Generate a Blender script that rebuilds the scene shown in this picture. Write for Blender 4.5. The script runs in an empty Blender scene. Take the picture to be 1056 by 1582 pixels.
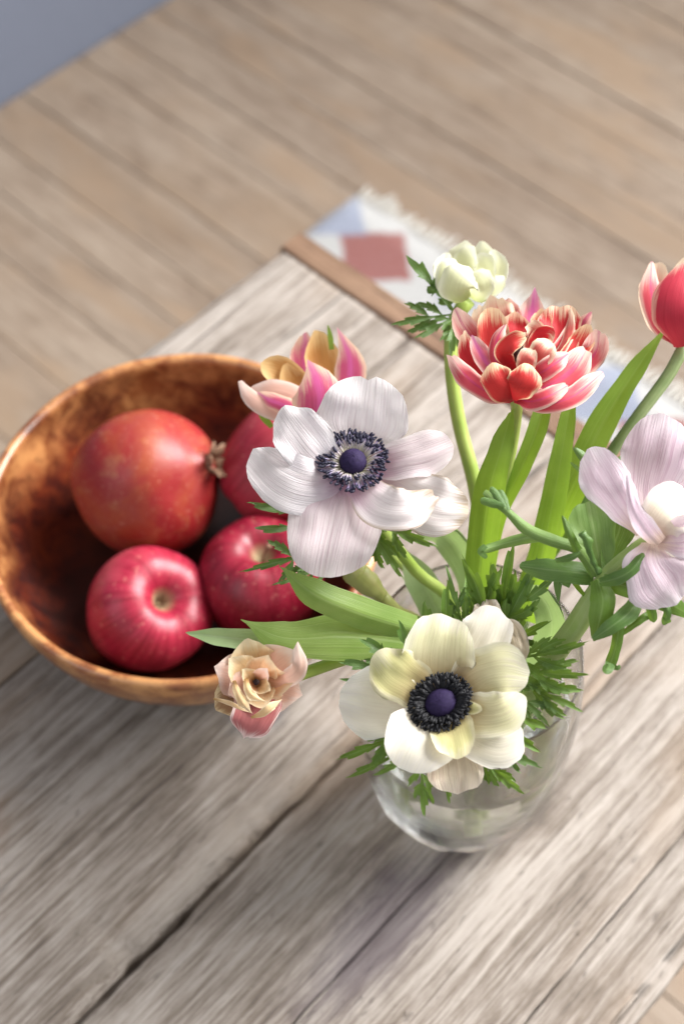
import bpy, math, random
from mathutils import Vector, Matrix, noise
R = math.radians
sc = bpy.context.scene
COL = sc.collection

# ------------------------------------------------------------------ camera
PW, PH, FPX, PITCH = 1056, 1582, 2250.0, 56.0
CAM = Vector((0, 0, 1.23))
cd = bpy.data.cameras.new('camera'); cam = bpy.data.objects.new('camera', cd); COL.objects.link(cam)
cam.location = CAM; cam.rotation_euler = (R(90 - PITCH), 0, 0)
cd.sensor_fit = 'VERTICAL'; cd.sensor_height = 36; cd.sensor_width = 24; cd.lens = FPX / PH * 36
cd.clip_start = .05; cd.clip_end = 60
cd.dof.use_dof = True; cd.dof.focus_distance = .658; cd.dof.aperture_fstop = 5.4; cd.dof.aperture_blades = 9
sc.camera = cam
# ------------------------------------------------------------------ light
w = bpy.data.worlds.new('World'); sc.world = w; w.use_nodes = True
bg = w.node_tree.nodes['Background']; bg.inputs[0].default_value = (.98, .98, 1.0, 1); bg.inputs[1].default_value = .29

def area(name, loc, target, sx, sy, power, col):
    l = bpy.data.lights.new(name, 'AREA'); l.shape = 'RECTANGLE'; l.size = sx; l.size_y = sy; l.energy = power; l.color = col
    o = bpy.data.objects.new(name, l); COL.objects.link(o); o.location = loc
    o.rotation_euler = (Vector(target) - Vector(loc)).to_track_quat('-Z', 'Y').to_euler()
    return o
area('window_light', (2.0, 1.5, 2.1), (.03, .40, .45), 2.1, 2.0, 37, (1, .985, .965)).data.spread = R(74)
area('fill_light', (-1.7, -.5, 2.3), (0, .5, .4), 1.6, 1.6, 9, (.93, .96, 1))  # weak fill lamp added from the front left, no known source there
sc.view_settings.view_transform = 'Standard'; sc.view_settings.look = 'None'
sc.view_settings.exposure = 0.98; sc.view_settings.gamma = 1; sc.view_settings.use_curve_mapping = False
sc.cycles.use_denoising = True
sc.cycles.max_bounces = 14; sc.cycles.transmission_bounces = 12; sc.cycles.transparent_max_bounces = 12

# ------------------------------------------------------------------ photo pixel -> ray
cp, sp = math.cos(R(PITCH)), math.sin(R(PITCH))
FW, UP, RT = Vector((0, cp, -sp)), Vector((0, sp, cp)), Vector((1, 0, 0))
def ray(px, py): return FW + RT * ((px - PW / 2) / FPX) - UP * ((py - PH / 2) / FPX)
def P(px, py, d): return CAM + ray(px, py) * d                       # at depth d
def PZ(px, py, z): r = ray(px, py); return CAM + r * ((z - CAM.z) / r.z)   # on a level
def depth(p): return (p - CAM).dot(FW)

# ------------------------------------------------------------------ object helpers
def link(o, parent=None):
    COL.objects.link(o); o.parent = parent; return o
def tag(o, label=None, cat=None, group=None, kind=None):
    for k, v in (('label', label), ('category', cat), ('group', group), ('kind', kind)):
        if v: o[k] = v
    return o
def thing(name, loc, label, cat, group=None, rz=0):
    o = bpy.data.objects.new(name, None); o.empty_display_size = .02; link(o); o.location = loc; o.rotation_euler = (0, 0, rz)
    return tag(o, label, cat, group)
def root_of(o):
    while o.parent: o = o.parent
    return o
def mesh(name, verts, faces, mat, parent=None, smooth=True, uvs=None, world=False):
    if world and parent:
        off = root_of(parent).location; verts = [Vector(v) - off for v in verts]
    me = bpy.data.meshes.new(name); me.from_pydata([tuple(v) for v in verts], [], faces)
    if uvs:
        ul = me.uv_layers.new(name='uv')
        for lp in me.loops: ul.data[lp.index].uv = uvs[lp.vertex_index]
    me.polygons.foreach_set('use_smooth', [smooth] * len(me.polygons)); me.update()
    if mat: me.materials.append(mat)
    return link(bpy.data.objects.new(name, me), parent)

def cat(pts, t):
    n = len(pts) - 1; x = min(max(t, 0), 1) * n; i = min(int(x), n - 1); f = x - i
    p1, p2 = pts[i], pts[i + 1]
    p0 = pts[i - 1] if i > 0 else p1 * 2 - p2
    p3 = pts[i + 2] if i + 2 <= n else p2 * 2 - p1
    return (p1 * 2 + (p2 - p0) * f + (p0 * 2 - p1 * 5 + p2 * 4 - p3) * f * f + (p1 * 3 - p0 - p2 * 3 + p3) * f ** 3) * .5
class Spine:
    def __init__(s, pts):
        s.pts = [Vector(p) for p in pts]; N = 60
        s.q = [cat(s.pts, i / N) for i in range(N + 1)]; s.L = [0]
        for i in range(N): s.L.append(s.L[-1] + (s.q[i + 1] - s.q[i]).length)
        s.len = s.L[-1]
    def raw(s, u):
        t = u * s.len
        for i in range(len(s.L) - 1):
            if s.L[i + 1] >= t or i == len(s.L) - 2:
                k = (t - s.L[i]) / max(s.L[i + 1] - s.L[i], 1e-9); return (i + k) / (len(s.L) - 1)
    def at(s, u): return cat(s.pts, s.raw(u))
    def tan(s, u): return (s.at(min(u + .02, 1)) - s.at(max(u - .02, 0))).normalized()
def lerpl(l, t):
    x = min(max(t, 0), 1) * (len(l) - 1); i = min(int(x), len(l) - 2); f = x - i; f = f * f * (3 - 2 * f)
    return l[i] * (1 - f) + l[i + 1] * f
def sm(a, b, x):
    t = min(max((x - a) / (b - a), 0), 1); return t * t * (3 - 2 * t)
def nz(a, b=0., c=0.): return noise.noise(Vector((a, b, c)))

def blade(name, parent, pts, half, mat, roll=0, cup=0., fold=0., ruf=0., rf=2.2, tip=.38, tpow=.5, base=.45, wmax=.48,
          jag=.05, seed=0, nu=22, nv=12, notch=0., crease=0., tilt=0., world_side=None):
    """a petal or leaf blade grown along a spine of world points; half = half width in photo pixels at that distance"""
    S_ = Spine(pts); verts, uvs, faces = [], [], []; NF = 80; frames = []
    for i in range(NF + 1):                       # frames along the spine
        u = i / NF; C = S_.at(u); T = S_.tan(u); V = (CAM - C).normalized()
        S = T.cross(V); S.normalize(); N = S.cross(T)
        if N.dot(V) < 0: N = -N
        rr = R(lerpl(roll, u) if isinstance(roll, (list, tuple)) else roll)
        wv = (lerpl(half, S_.raw(u)) if isinstance(half, (list, tuple)) else half * (base + (1 - base) * sm(0, wmax, u))) * depth(C) / FPX
        frames.append((C, S * math.cos(rr) + N * math.sin(rr), N * math.cos(rr) - S * math.sin(rr), T, wv))
    def frame(u):
        x = min(max(u, 0), 1) * NF; i = min(int(x), NF - 1); t = x - i
        return [a * (1 - t) + b * t for a, b in zip(frames[i], frames[i + 1])]
    for i in range(nu + 1):
        t = i / nu
        for j in range(nv + 1):
            v = math.sin((-1 + 2 * j / nv) * math.pi / 2 * .97) / math.sin(math.pi / 2 * .97); a = abs(v)
            # each vein column runs out to its own length, so the veins fan and the tip is a real margin
            end = 1 - tip * ((1 - (1 - a ** 2.3) ** .5) if tpow <= .5 else a ** (1.9 - tpow))
            end += jag * .55 * (nz(v * 2.2, seed * 5.1) + .5 * nz(v * 6.3, seed * 3.3)) - notch * math.exp(-(v / .13) ** 2)
            u = t * end
            C, S2, N2, T, wv = frame(u)
            wj = wv * (1 + jag * nz(u * 4, seed * 3.7 + (1.5 if v < 0 else 8.1)) * 1.6)
            cu = lerpl(cup, u) if isinstance(cup, (list, tuple)) else cup
            d = cu * wj * v * v + fold * wj * a
            d += ruf * wv * math.sin(6.283 * (rf * u + seed * .37) + (1.3 if v < 0 else 0)) * a ** 1.6 * sm(.15, .8, u)
            d += ruf * 1.0 * wv * nz(u * 3.1, v * 2.3, seed * 1.9) * sm(0, .5, u)
            d += ruf * 1.6 * wv * nz(seed * 2.7, 3. if v < 0 else 11., u * 2.) * a ** 4 * sm(.2, .7, u)
            d += ruf * .8 * wv * nz(v * 3.1, seed * 1.3, 5.) * t ** 3
            d += crease * wv * math.sin(v * 9 + seed + 2 * nz(u * 2, seed)) * (1 - a * .4) * sm(.05, .5, u)
            verts.append(C + S2 * (wj * v) + N2 * (d + tilt * wj * v) + T * (S_.len * max(0., u - 1))); uvs.append((t, v * .5 + .5))
    for i in range(nu):
        for j in range(nv):
            a = i * (nv + 1) + j; faces.append((a, a + 1, a + nv + 2, a + nv + 1))
    return mesh(name, verts, faces, mat, parent, True, uvs, True)

def tube(name, parent, pts, rad, mat, sides=12, world=True, n=None, lump=0.):
    S_ = Spine(pts); n = n or max(6, len(pts) * 6); verts, faces, uvs = [], [], []
    T = S_.tan(0); X = T.orthogonal().normalized()
    for i in range(n + 1):
        u = i / n; C = S_.at(u); T = S_.tan(u); X = (X - T * X.dot(T)).normalized(); Y = T.cross(X)
        r = lerpl(rad, S_.raw(u)) if isinstance(rad, (list, tuple)) else rad
        for j in range(sides):
            a = 6.2832 * j / sides; q = r * (1 + lump * nz(u * 9, math.cos(a), math.sin(a)))
            verts.append(C + X * (q * math.cos(a)) + Y * (q * math.sin(a))); uvs.append((u, j / sides))
    for i in range(n):
        for j in range(sides):
            a, b = i * sides + j, i * sides + (j + 1) % sides; faces.append((a, b, b + sides, a + sides))
    faces += [tuple(range(sides - 1, -1, -1)), tuple(range(n * sides, n * sides + sides))]
    return mesh(name, verts, faces, mat, parent, True, uvs, world)

def lathe(name, prof, mat, parent=None, seg=64, deform=None, closed=False):
    """profile of (radius, height) pairs, spun about z"""
    verts, faces, uvs, n = [], [], [], len(prof)
    for i, (r, z) in enumerate(prof):
        for j in range(seg):
            a = 6.2832 * j / seg; v = Vector((r * math.cos(a), r * math.sin(a), z))
            verts.append(deform(v) if deform else v); uvs.append((j / seg, i / (n - 1)))
    for i in range(n if closed else n - 1):
        for j in range(seg):
            a, b = i * seg + j, i * seg + (j + 1) % seg; c, d = (b + seg) % (n * seg), (a + seg) % (n * seg)
            faces.append((a, b, c, d))
    return mesh(name, verts, faces, mat, parent, True, uvs)
def smooth_prof(prof, n=48):
    S_ = Spine([Vector((r, z, 0)) for r, z in prof]); return [(max(S_.at(i / n).x, 1e-5), S_.at(i / n).y) for i in range(n + 1)]

def box(x0, x1, y0, y1, z0, z1):
    v = [(x, y, z) for z in (z0, z1) for y in (y0, y1) for x in (x0, x1)]
    return v, [(0, 2, 3, 1), (4, 5, 7, 6), (0, 1, 5, 4), (2, 6, 7, 3), (1, 3, 7, 5), (0, 4, 6, 2)]

# ------------------------------------------------------------------ material helpers
class NT:
    def __init__(s, name):
        s.m = bpy.data.materials.new(name); s.m.use_nodes = True; s.t = s.m.node_tree; s.t.nodes.clear()
    def n(s, typ, ins=None, **props):
        o = s.t.nodes.new('ShaderNode' + typ)
        for k, v in props.items(): setattr(o, k, v)
        for k, v in (ins or {}).items():
            i = o.inputs[k]
            if isinstance(v, bpy.types.NodeSocket): s.t.links.new(v, i)
            elif isinstance(v, (tuple, list)) and len(v) == 3 and i.type == 'RGBA': i.default_value = (*v, 1)
            else: i.default_value = v
        return o
    def math(s, op, a, b=0., c=None, clamp=False):
        ins = {0: a, 1: b}
        if c is not None: ins[2] = c
        return s.n('Math', ins, operation=op, use_clamp=clamp).outputs[0]
    def mix(s, f, a, b, mode='MIX'):
        o = s.n('Mix', None, data_type='RGBA', blend_type=mode, clamp_factor=True)
        for i, v in ((0, f), (6, a), (7, b)):
            if isinstance(v, bpy.types.NodeSocket): s.t.links.new(v, o.inputs[i])
            else: o.inputs[i].default_value = (*v, 1) if isinstance(v, (tuple, list)) and len(v) == 3 else v
        return o.outputs[2]
    def ramp(s, f, stops, interp='LINEAR'):
        o = s.n('ValToRGB', {0: f}); r = o.color_ramp; r.interpolation = interp
        while len(r.elements) < len(stops): r.elements.new(.5)
        for e, (p, c) in zip(r.elements, stops): e.position = p; e.color = (*c, 1) if len(c) == 3 else c
        return o.outputs[0]
    def step(s, a, b, x): return s.n('MapRange', {0: x, 1: a, 2: b, 3: 0., 4: 1.}, interpolation_type='SMOOTHSTEP').outputs[0]
    def noise(s, vec, scale, detail=4., rough=.55, dist=0.):
        return s.n('TexNoise', {'Vector': vec, 'Scale': scale, 'Detail': detail, 'Roughness': rough, 'Distortion': dist}).outputs[0]
    def map(s, vec, scale, loc=(0, 0, 0)): return s.n('Mapping', {0: vec, 1: loc, 3: scale}).outputs[0]
    def bump(s, h, strength, dist): return s.n('Bump', {'Height': h, 'Strength': strength, 'Distance': dist}).outputs[0]
    def out(s, sh): s.n('OutputMaterial', {0: sh}); return s.m
    def prin(s, **k):
        names = {'col': 'Base Color', 'rough': 'Roughness', 'nrm': 'Normal', 'trans': 'Transmission Weight', 'ior': 'IOR', 'coat': 'Coat Weight',
                 'coatr': 'Coat Roughness', 'spec': 'Specular IOR Level', 'sss': 'Subsurface Weight', 'sheen': 'Sheen Weight'}
        return s.n('BsdfPrincipled', {names[a]: b for a, b in k.items()}).outputs[0]

def petal_mat(name, c0, c1, edge, e0=.55, t0=.7, vein=None, veinw=.25, base_end=.35, streak=.25, trans=.4, rough=.5, blot=None, sc_=26, bump=.25):
    n = NT(name); uv = n.n('UVMap', uv_map='uv').outputs[0]; s = n.n('SeparateXYZ', {0: uv}); u, v = s.outputs[0], s.outputs[1]
    rnd = n.n('ObjectInfo').outputs['Random']
    av = n.math('ABSOLUTE', n.math('MULTIPLY_ADD', v, 2., -1.))
    fan = n.math('DIVIDE', n.math('SUBTRACT', v, .5), n.math('MULTIPLY_ADD', u, -.25, 1.))   # veins spread a little towards the tip
    vec = n.n('CombineXYZ', {0: n.math('MULTIPLY', u, 1.6), 1: n.math('MULTIPLY', fan, float(sc_)), 2: n.math('MULTIPLY', rnd, 31.)}).outputs[0]
    st = n.noise(vec, 1., 5., .6, .3)
    big = n.noise(n.n('CombineXYZ', {0: n.math('MULTIPLY', u, 2.2), 1: n.math('MULTIPLY', v, 3.), 2: n.math('MULTIPLY', rnd, 57.)}).outputs[0], 1., 3.)
    wob = n.math('MULTIPLY', n.math('SUBTRACT', n.math('ADD', n.math('MULTIPLY', st, .6), n.math('MULTIPLY', big, .4)), .5), .55)
    c = n.mix(n.step(0., base_end, n.math('ADD', u, wob)), c0, c1)
    ef = n.math('MAXIMUM', n.step(e0, 1.02, n.math('MULTIPLY_ADD', wob, 1.7, av)), n.step(t0, 1.02, n.math('MULTIPLY_ADD', wob, 1.7, u)))
    c = n.mix(n.math('MULTIPLY', ef, n.step(.08, .4, u)), c, edge)
    if vein: c = n.mix(n.math('MULTIPLY', n.step(1 - veinw, 1., n.math('SUBTRACT', 1., n.math('ADD', av, n.math('MULTIPLY', wob, 1.6)))), .6), c, vein)
    dark = n.mix(1., c, n.mix(.5, c, (.62, .45, .55)), 'MULTIPLY')
    c = n.mix(n.math('MULTIPLY', n.step(.42, .75, st), streak), c, dark)
    if blot: c = n.mix(n.math('MULTIPLY', n.step(.56, .72, big), .6), c, blot)
    nr = n.bump(st, bump, .0012)
    a = n.prin(col=c, rough=rough, nrm=nr, spec=.28, sheen=.12)
    b = n.n('BsdfTranslucent', {'Color': c, 'Normal': nr}).outputs[0]
    return n.out(n.n('MixShader', {0: trans, 1: a, 2: b}).outputs[0])

def leaf_mat(name, c, c2, vein, trans=.3, rough=.38, sc_=40, tcol=(.28, .42, .03)):
    n = NT(name); uv = n.n('UVMap', uv_map='uv').outputs[0]; s = n.n('SeparateXYZ', {0: uv}); u, v = s.outputs[0], s.outputs[1]
    rnd = n.n('ObjectInfo').outputs['Random']
    vec = n.n('CombineXYZ', {0: n.math('MULTIPLY', u, 1.3), 1: n.math('MULTIPLY', v, float(sc_)), 2: n.math('MULTIPLY', rnd, 31.)}).outputs[0]
    st = n.noise(vec, 1., 4., .6); big = n.noise(n.n('TexCoord').outputs['Object'], 70., 3.)
    col = n.mix(n.step(.3, .7, big), c, c2)
    av = n.math('ABSOLUTE', n.math('MULTIPLY_ADD', v, 2., -1.))
    col = n.mix(n.math('MULTIPLY', n.step(.5, .7, st), .35), col, vein)
    col = n.mix(n.math('MULTIPLY', n.step(.9, 1., n.math('SUBTRACT', 1., av)), .5), col, vein)
    col = n.mix(n.math('MULTIPLY', n.step(.93, 1., av), .35), col, vein)
    nr = n.bump(st, .35, .0008)
    a = n.prin(col=col, rough=rough, nrm=nr, spec=.45)
    b = n.n('BsdfTranslucent', {'Color': n.mix(.6, col, tcol), 'Normal': nr}).outputs[0]
    return n.out(n.n('MixShader', {0: trans, 1: a, 2: b}).outputs[0])

def wood_mat(name, dark, mid, light, warm, rough=.62, fx=1., stain=None, bumps=.5, crack=.8, rnd_scale=9., vary=0.):
    n = NT(name); ob = n.n('TexCoord').outputs['Object']; rnd = n.n('ObjectInfo').outputs['Random']
    off = n.n('CombineXYZ', {0: n.math('MULTIPLY', rnd, rnd_scale), 1: n.math('MULTIPLY', rnd, 3.1), 2: n.math('MULTIPLY', rnd, 5.7)}).outputs[0]
    p0 = n.n('VectorMath', {0: ob, 1: off}, operation='ADD').outputs[0]
    warp = n.noise(n.map(p0, (3.5, 7, 7)), 1., 3.)
    p = n.n('VectorMath', {0: p0, 1: n.n('CombineXYZ', {1: n.math('MULTIPLY', n.math('SUBTRACT', warp, .5), .005 * fx)}).outputs[0]}, operation='ADD').outputs[0]
    fine = n.noise(n.map(p, (22, 520, 520)), 1., 5., .75)
    mid_n = n.noise(n.map(p, (7, 170, 170)), 1., 7., .74)
    broad = n.noise(n.map(p, (2.6, 30, 30)), 1., 5., .65)
    blot = n.noise(n.map(p0, (14, 30, 30)), 1., 7., .7, .3)
    f = n.math('ADD', n.math('ADD', n.math('MULTIPLY', fine, .34), n.math('MULTIPLY', mid_n, .34)), n.math('ADD', n.math('MULTIPLY', broad, .14), n.math('MULTIPLY', blot, .24)))
    col = n.ramp(f, [(.40, dark), (.49, mid), (.58, light), (.68, tuple(min(1, x * 1.14) for x in light))])
    col = n.mix(n.math('MULTIPLY', n.step(.5, .68, n.noise(n.map(p0, (3, 9, 9)), 1., 3.)), .55), col, warm)
    cr = n.noise(n.map(p, (1.3, 60, 60)), 1., 2., .5)
    crl = n.math('MULTIPLY', n.math('SUBTRACT', 1., n.step(0., .012, n.math('ABSOLUTE', n.math('SUBTRACT', cr, .56)))), n.step(.47, .6, broad))
    col = n.mix(n.math('MULTIPLY', crl, crack), col, tuple(x * .35 for x in dark))
    pit = n.step(.64, .74, n.noise(n.map(p0, (70, 260, 260)), 1., 3.))
    col = n.mix(n.math('MULTIPLY', pit, .55 * crack), col, dark)
    if vary: col = n.mix(n.math('MULTIPLY', n.step(.5, .66, n.noise(n.map(p0, (5, 14, 14)), 1., 4.)), .7), col, (.27, .19, .125)); col = n.mix(n.math('MULTIPLY', rnd, vary), col, n.mix(1., col, (.62, .60, .60), 'MULTIPLY'))
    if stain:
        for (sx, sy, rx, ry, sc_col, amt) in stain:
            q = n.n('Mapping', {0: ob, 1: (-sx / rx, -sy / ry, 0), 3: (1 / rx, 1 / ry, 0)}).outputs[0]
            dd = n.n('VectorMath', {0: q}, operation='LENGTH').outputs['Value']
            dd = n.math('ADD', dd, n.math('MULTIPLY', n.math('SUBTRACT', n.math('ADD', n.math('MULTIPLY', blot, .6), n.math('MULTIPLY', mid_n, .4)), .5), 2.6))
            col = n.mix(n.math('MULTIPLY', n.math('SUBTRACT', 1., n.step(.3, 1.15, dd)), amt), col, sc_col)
    h = n.math('SUBTRACT', n.math('ADD', n.math('MULTIPLY', fine, .5), mid_n), n.math('ADD', n.math('MULTIPLY', crl, .8), n.math('MULTIPLY', pit, .4)))
    return n.out(n.prin(col=col, rough=rough, nrm=n.bump(h, bumps, .002), spec=.35))

# ================================================================== the setting
TH = R(47.2); TZ = .42
TO = PZ(450, 375, TZ)                                 # far left corner of the table top
FLOOR_W = wood_mat('floor_wood', (.10, .070, .050), (.210, .155, .112), (.295, .235, .180), (.24, .170, .112), rough=.5, bumps=.2, crack=.35, vary=.5)
n = NT('floor_gap'); GAP = n.out(n.prin(col=(.16, .115, .082), rough=.9))  # even brown of the slab that shows between the boards
rot = Matrix.Rotation(TH, 4, 'Z')
fv, ff = box(-4.5, 4.5, -.72, 4.5, -.06, -.006)
floor = mesh('floor', fv, ff, GAP, None, False)       # local x along the table, local -y across it
floor.location = (TO.x, TO.y, 0); floor.rotation_euler = (0, 0, TH); tag(floor, kind='structure')
def plank_mesh(L, W, T, seed, ns=14, amp=.0006, bev=.0015):
    vs, fs = [], []; cs = [(0, -T), (0, -bev * 1.5), (bev, 0), (W * .5, 0), (W - bev, 0), (W, -bev * 1.5), (W, -T)]
    for i in range(ns + 1):
        x = L * i / ns
        for k, (y, z) in enumerate(cs):
            e = amp * nz(x * 9, seed + (0 if k < 3 else 7)); vs.append((x, y + (e if k != 3 else 0), z + amp * .6 * nz(x * 5, k + seed)))
    m_ = len(cs)
    for i in range(ns):
        for k in range(m_ - 1): a = i * m_ + k; fs.append((a, a + m_, a + m_ + 1, a + 1))
    fs += [tuple(range(m_)), tuple(range((ns + 1) * m_ - 1, ns * m_ - 1, -1))]
    return vs, fs
random.seed(4)
bw = .076
vs, fs = plank_mesh(4.6, bw - .001, .025, 3, 14, .0006, .0007)
base_plank = None
for i in range(44):                                   # boards run across, under the table; stacked along local x
    o = mesh('plank', vs, fs, FLOOR_W, floor, False) if base_plank is None else base_plank.copy()
    if base_plank is None: base_plank = o
    else: link(o, floor)
    fw = random.uniform(.72, 1.25); fx0 = -1.15 if i == 0 else fx0; fx0 += bw * fw; o.scale.y = fw
    o.location = (fx0, .72 - 4.6 + random.uniform(0, .004) - .005, random.uniform(-.0012, .0004)); o.rotation_euler = (0, 0, R(90))
for o in floor.children: o.location.y = -3.875
floor.data.transform(Matrix.Translation((0, 0, 0)))
n = NT('wall_paint'); ob = n.n('TexCoord').outputs['Object']
c = n.mix(n.noise(ob, 3., 4.), (.14, .16, .215), (.17, .19, .245))
WALLM = n.out(n.prin(col=c, rough=.75, nrm=n.bump(n.noise(ob, 60., 4.), .2, .003)))
wv, wf = box(-3.2, 4.2, .729, .85, -.05, 2.4)
wall = mesh('wall', wv, wf, WALLM, None, False); wall.location = (TO.x, TO.y, 0); wall.rotation_euler = (0, 0, TH); tag(wall, kind='structure')

# ------------------------------------------------------------------ rug
n = NT('rug_wool'); ob = n.n('TexCoord').outputs['Object']; s = n.n('SeparateXYZ', {0: ob}); x, y = s.outputs[0], s.outputs[1]
wv_ = n.noise(ob, 420., 2.); lum = n.noise(ob, 9., 4.)
c = n.mix(lum, (.36, .355, .345), (.45, .445, .435))
def lozenge(cx, cy, rx, ry, px, col, c, amt=.9):
    fx_ = n.math('SUBTRACT', n.math('MULTIPLY', n.math('FRACT', n.math('ADD', n.math('DIVIDE', n.math('SUBTRACT', y, cy), px), .5)), px), px * .5) if px else n.math('SUBTRACT', y, cy)
    d = n.math('ADD', n.math('DIVIDE', n.math('ABSOLUTE', n.math('SUBTRACT', x, cx)), rx), n.math('DIVIDE', n.math('ABSOLUTE', fx_), ry))
    d = n.math('ADD', d, n.math('MULTIPLY', n.math('SUBTRACT', n.noise(ob, 50., 2.), .5), .25))
    return n.mix(n.math('MULTIPLY', n.math('SUBTRACT', 1., n.step(.9, 1.05, d)), amt), c, col)
c = lozenge(-.062, -.083, .052, .055, .40, (.21, .04, .03), c)
c = lozenge(-.20, -.283, .07, .07, .40, (.27, .07, .055), c)
c = lozenge(-.045, .005, .05, .06, .40, (.21, .24, .33), c, .8)
c = lozenge(-.045, -.19, .035, .04, .40, (.28, .29, .32), c, .6)
RUGM = n.out(n.prin(col=n.mix(n.math('MULTIPLY', wv_, .35), c, n.mix(1., c, c, 'MULTIPLY')), rough=.95, nrm=n.bump(wv_, .8, .003), sheen=.3))
n = NT('rug_fringe'); FRM = n.out(n.prin(col=(.48, .46, .42), rough=.95))
corner = rot @ Vector((.395, .287, 0)) + Vector((TO.x, TO.y, .007))
rug = thing('rug', corner, 'white woven rug with red and blue lozenges and pale fringe lying on the plank floor', 'rug', rz=TH)
NX, NY = 40, 50; rv, rf_ = [], []
for i in range(NX + 1):
    for j in range(NY + 1):
        rv.append((-1.5 * i / NX, -.76 * j / NY + .004 * nz(i * .4, 3), .003 * nz(i * .35, j * .35)))
for i in range(NX):
    for j in range(NY): a = i * (NY + 1) + j; rf_.append((a, a + NY + 1, a + NY + 2, a + 1))
rb = mesh('rug_body', rv, rf_, RUGM, rug)
sm_ = rb.modifiers.new('thickness', 'SOLIDIFY'); sm_.thickness = .006; sm_.offset = -1
fv, ff = [], []; random.seed(8)
for i in range(95):
    yy = -.76 * (i + .5) / 95; L = random.uniform(.018, .032); dy = random.uniform(-.006, .006); b = len(fv)
    for k in range(4):
        t = k / 3; wd = .0032 * (1 - .35 * t)
        for q in range(4):
            a = q * 1.571; fv.append((L * t - .002, yy + dy * t * t + wd * math.cos(a), .0005 + wd * .6 * math.sin(a) - .003 * t))
    for k in range(3):
        for q in range(4): ff.append((b + k * 4 + q, b + k * 4 + (q + 1) % 4, b + k * 4 + 4 + (q + 1) % 4, b + k * 4 + 4 + q))
tag(mesh('fringe', fv, ff, FRM, rug), kind='stuff')

# ------------------------------------------------------------------ table
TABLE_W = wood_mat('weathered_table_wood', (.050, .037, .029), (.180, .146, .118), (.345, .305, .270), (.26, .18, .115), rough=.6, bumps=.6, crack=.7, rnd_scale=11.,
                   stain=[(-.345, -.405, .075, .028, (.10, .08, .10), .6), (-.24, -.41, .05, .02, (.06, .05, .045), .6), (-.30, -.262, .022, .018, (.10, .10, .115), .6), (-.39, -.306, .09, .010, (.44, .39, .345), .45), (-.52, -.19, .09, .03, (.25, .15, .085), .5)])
EDGE_W = wood_mat('brown_edge_wood', (.06, .033, .02), (.15, .085, .052), (.22, .135, .085), (.18, .09, .05), rough=.55)
table = thing('table', (TO.x, TO.y, TZ), 'weathered grey wooden plank table carrying the bowl and the vase', 'table', rz=TH)
def table_plank(v0, v1, seed, chip=None, ga=.0004, gb=.0004):
    L0, L1, ns = -1.25, -.011, 250; W = v1 - v0; vs, fs = [], []
    q_ = min(.018, W * .2); ys = [0, 0, .0012, .0035, .008, q_] + [q_ + (W - 2 * q_) * k / 6 for k in range(1, 6)] + [W - q_, W - .008, W - .0035, W - .0012, W, W]; m_ = len(ys)
    for i in range(ns + 1):
        x = L0 + (L1 - L0) * i / ns
        ea = .0011 * nz(x * 22, seed) + .0012 * nz(x * 70, seed + 3); eb = .0011 * nz(x * 22, seed + 9) + .0012 * nz(x * 70, seed + 5)
        ca = cb = 0.
        if chip:
            for (side, cx, cr, cw) in chip:
                g = math.exp(-((x - cx) / cr) ** 2) * cw * (.55 + .9 * abs(nz(x * 60, seed * 2.)) + .5 * abs(nz(x * 150, 4)))
                if side > 0: cb += g
                else: ca += g
        for k, y_ in enumerate(ys):
            z = .0012 * nz(x * 6, y_ * 30 + v0 * 50, seed) + .0005 * nz(x * 14, y_ * 260, seed); yy = y_
            da, db = y_, W - y_
            z -= (.0008 + ga) * math.exp(-da / .0018) + (.0008 + gb) * math.exp(-db / .0018)
            z -= min(.006, ca * .8) * math.exp(-(da / (ca + .003)) ** 2) + min(.006, cb * .8) * math.exp(-(db / (cb + .003)) ** 2) * (1 + .8 * nz(x * 160, y_ * 200))
            if k < 5: yy += ea * (.5 + ga * 400) + ga + ca * .35 * (1 - k / 5)
            elif k >= m_ - 5: yy -= eb * (.5 + gb * 400) + gb + cb * .35 * (1 - (m_ - 1 - k) / 5)
            if k == 0 or k == m_ - 1: z = -.032
            vs.append((x, -(v0 + yy), z))
    for i in range(ns):
        for k in range(m_ - 1): a = i * m_ + k; fs.append((a, a + 1, a + m_ + 1, a + m_))
    fs += [tuple(range(m_ - 1, -1, -1)), tuple(range(ns * m_, ns * m_ + m_))]
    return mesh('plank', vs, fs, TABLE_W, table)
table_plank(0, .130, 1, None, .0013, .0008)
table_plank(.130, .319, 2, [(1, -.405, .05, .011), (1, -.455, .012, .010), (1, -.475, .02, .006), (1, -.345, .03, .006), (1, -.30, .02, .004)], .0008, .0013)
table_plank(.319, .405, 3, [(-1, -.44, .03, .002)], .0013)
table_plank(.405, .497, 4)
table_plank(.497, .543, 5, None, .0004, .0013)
vs, fs = plank_mesh(.546, .026, .034, 2, ns=40, amp=.0012, bev=.003)
o = mesh('end_strip', vs, fs, EDGE_W, table, False); o.rotation_euler = (0, 0, R(-90)); o.location = (-.0115, .0015, .002)
vs, fs = box(-1.22, -.03, -.52, -.02, -.075, -.033); mesh('frame', vs, fs, EDGE_W, table, False)
for lx in (-1.2, -.09):
    for ly in (-.51, -.09):
        vs, fs = box(lx, lx + .055, ly, ly + .055, -.42 + .013, -.076); mesh('leg', vs, fs, EDGE_W, table, False)

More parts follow.
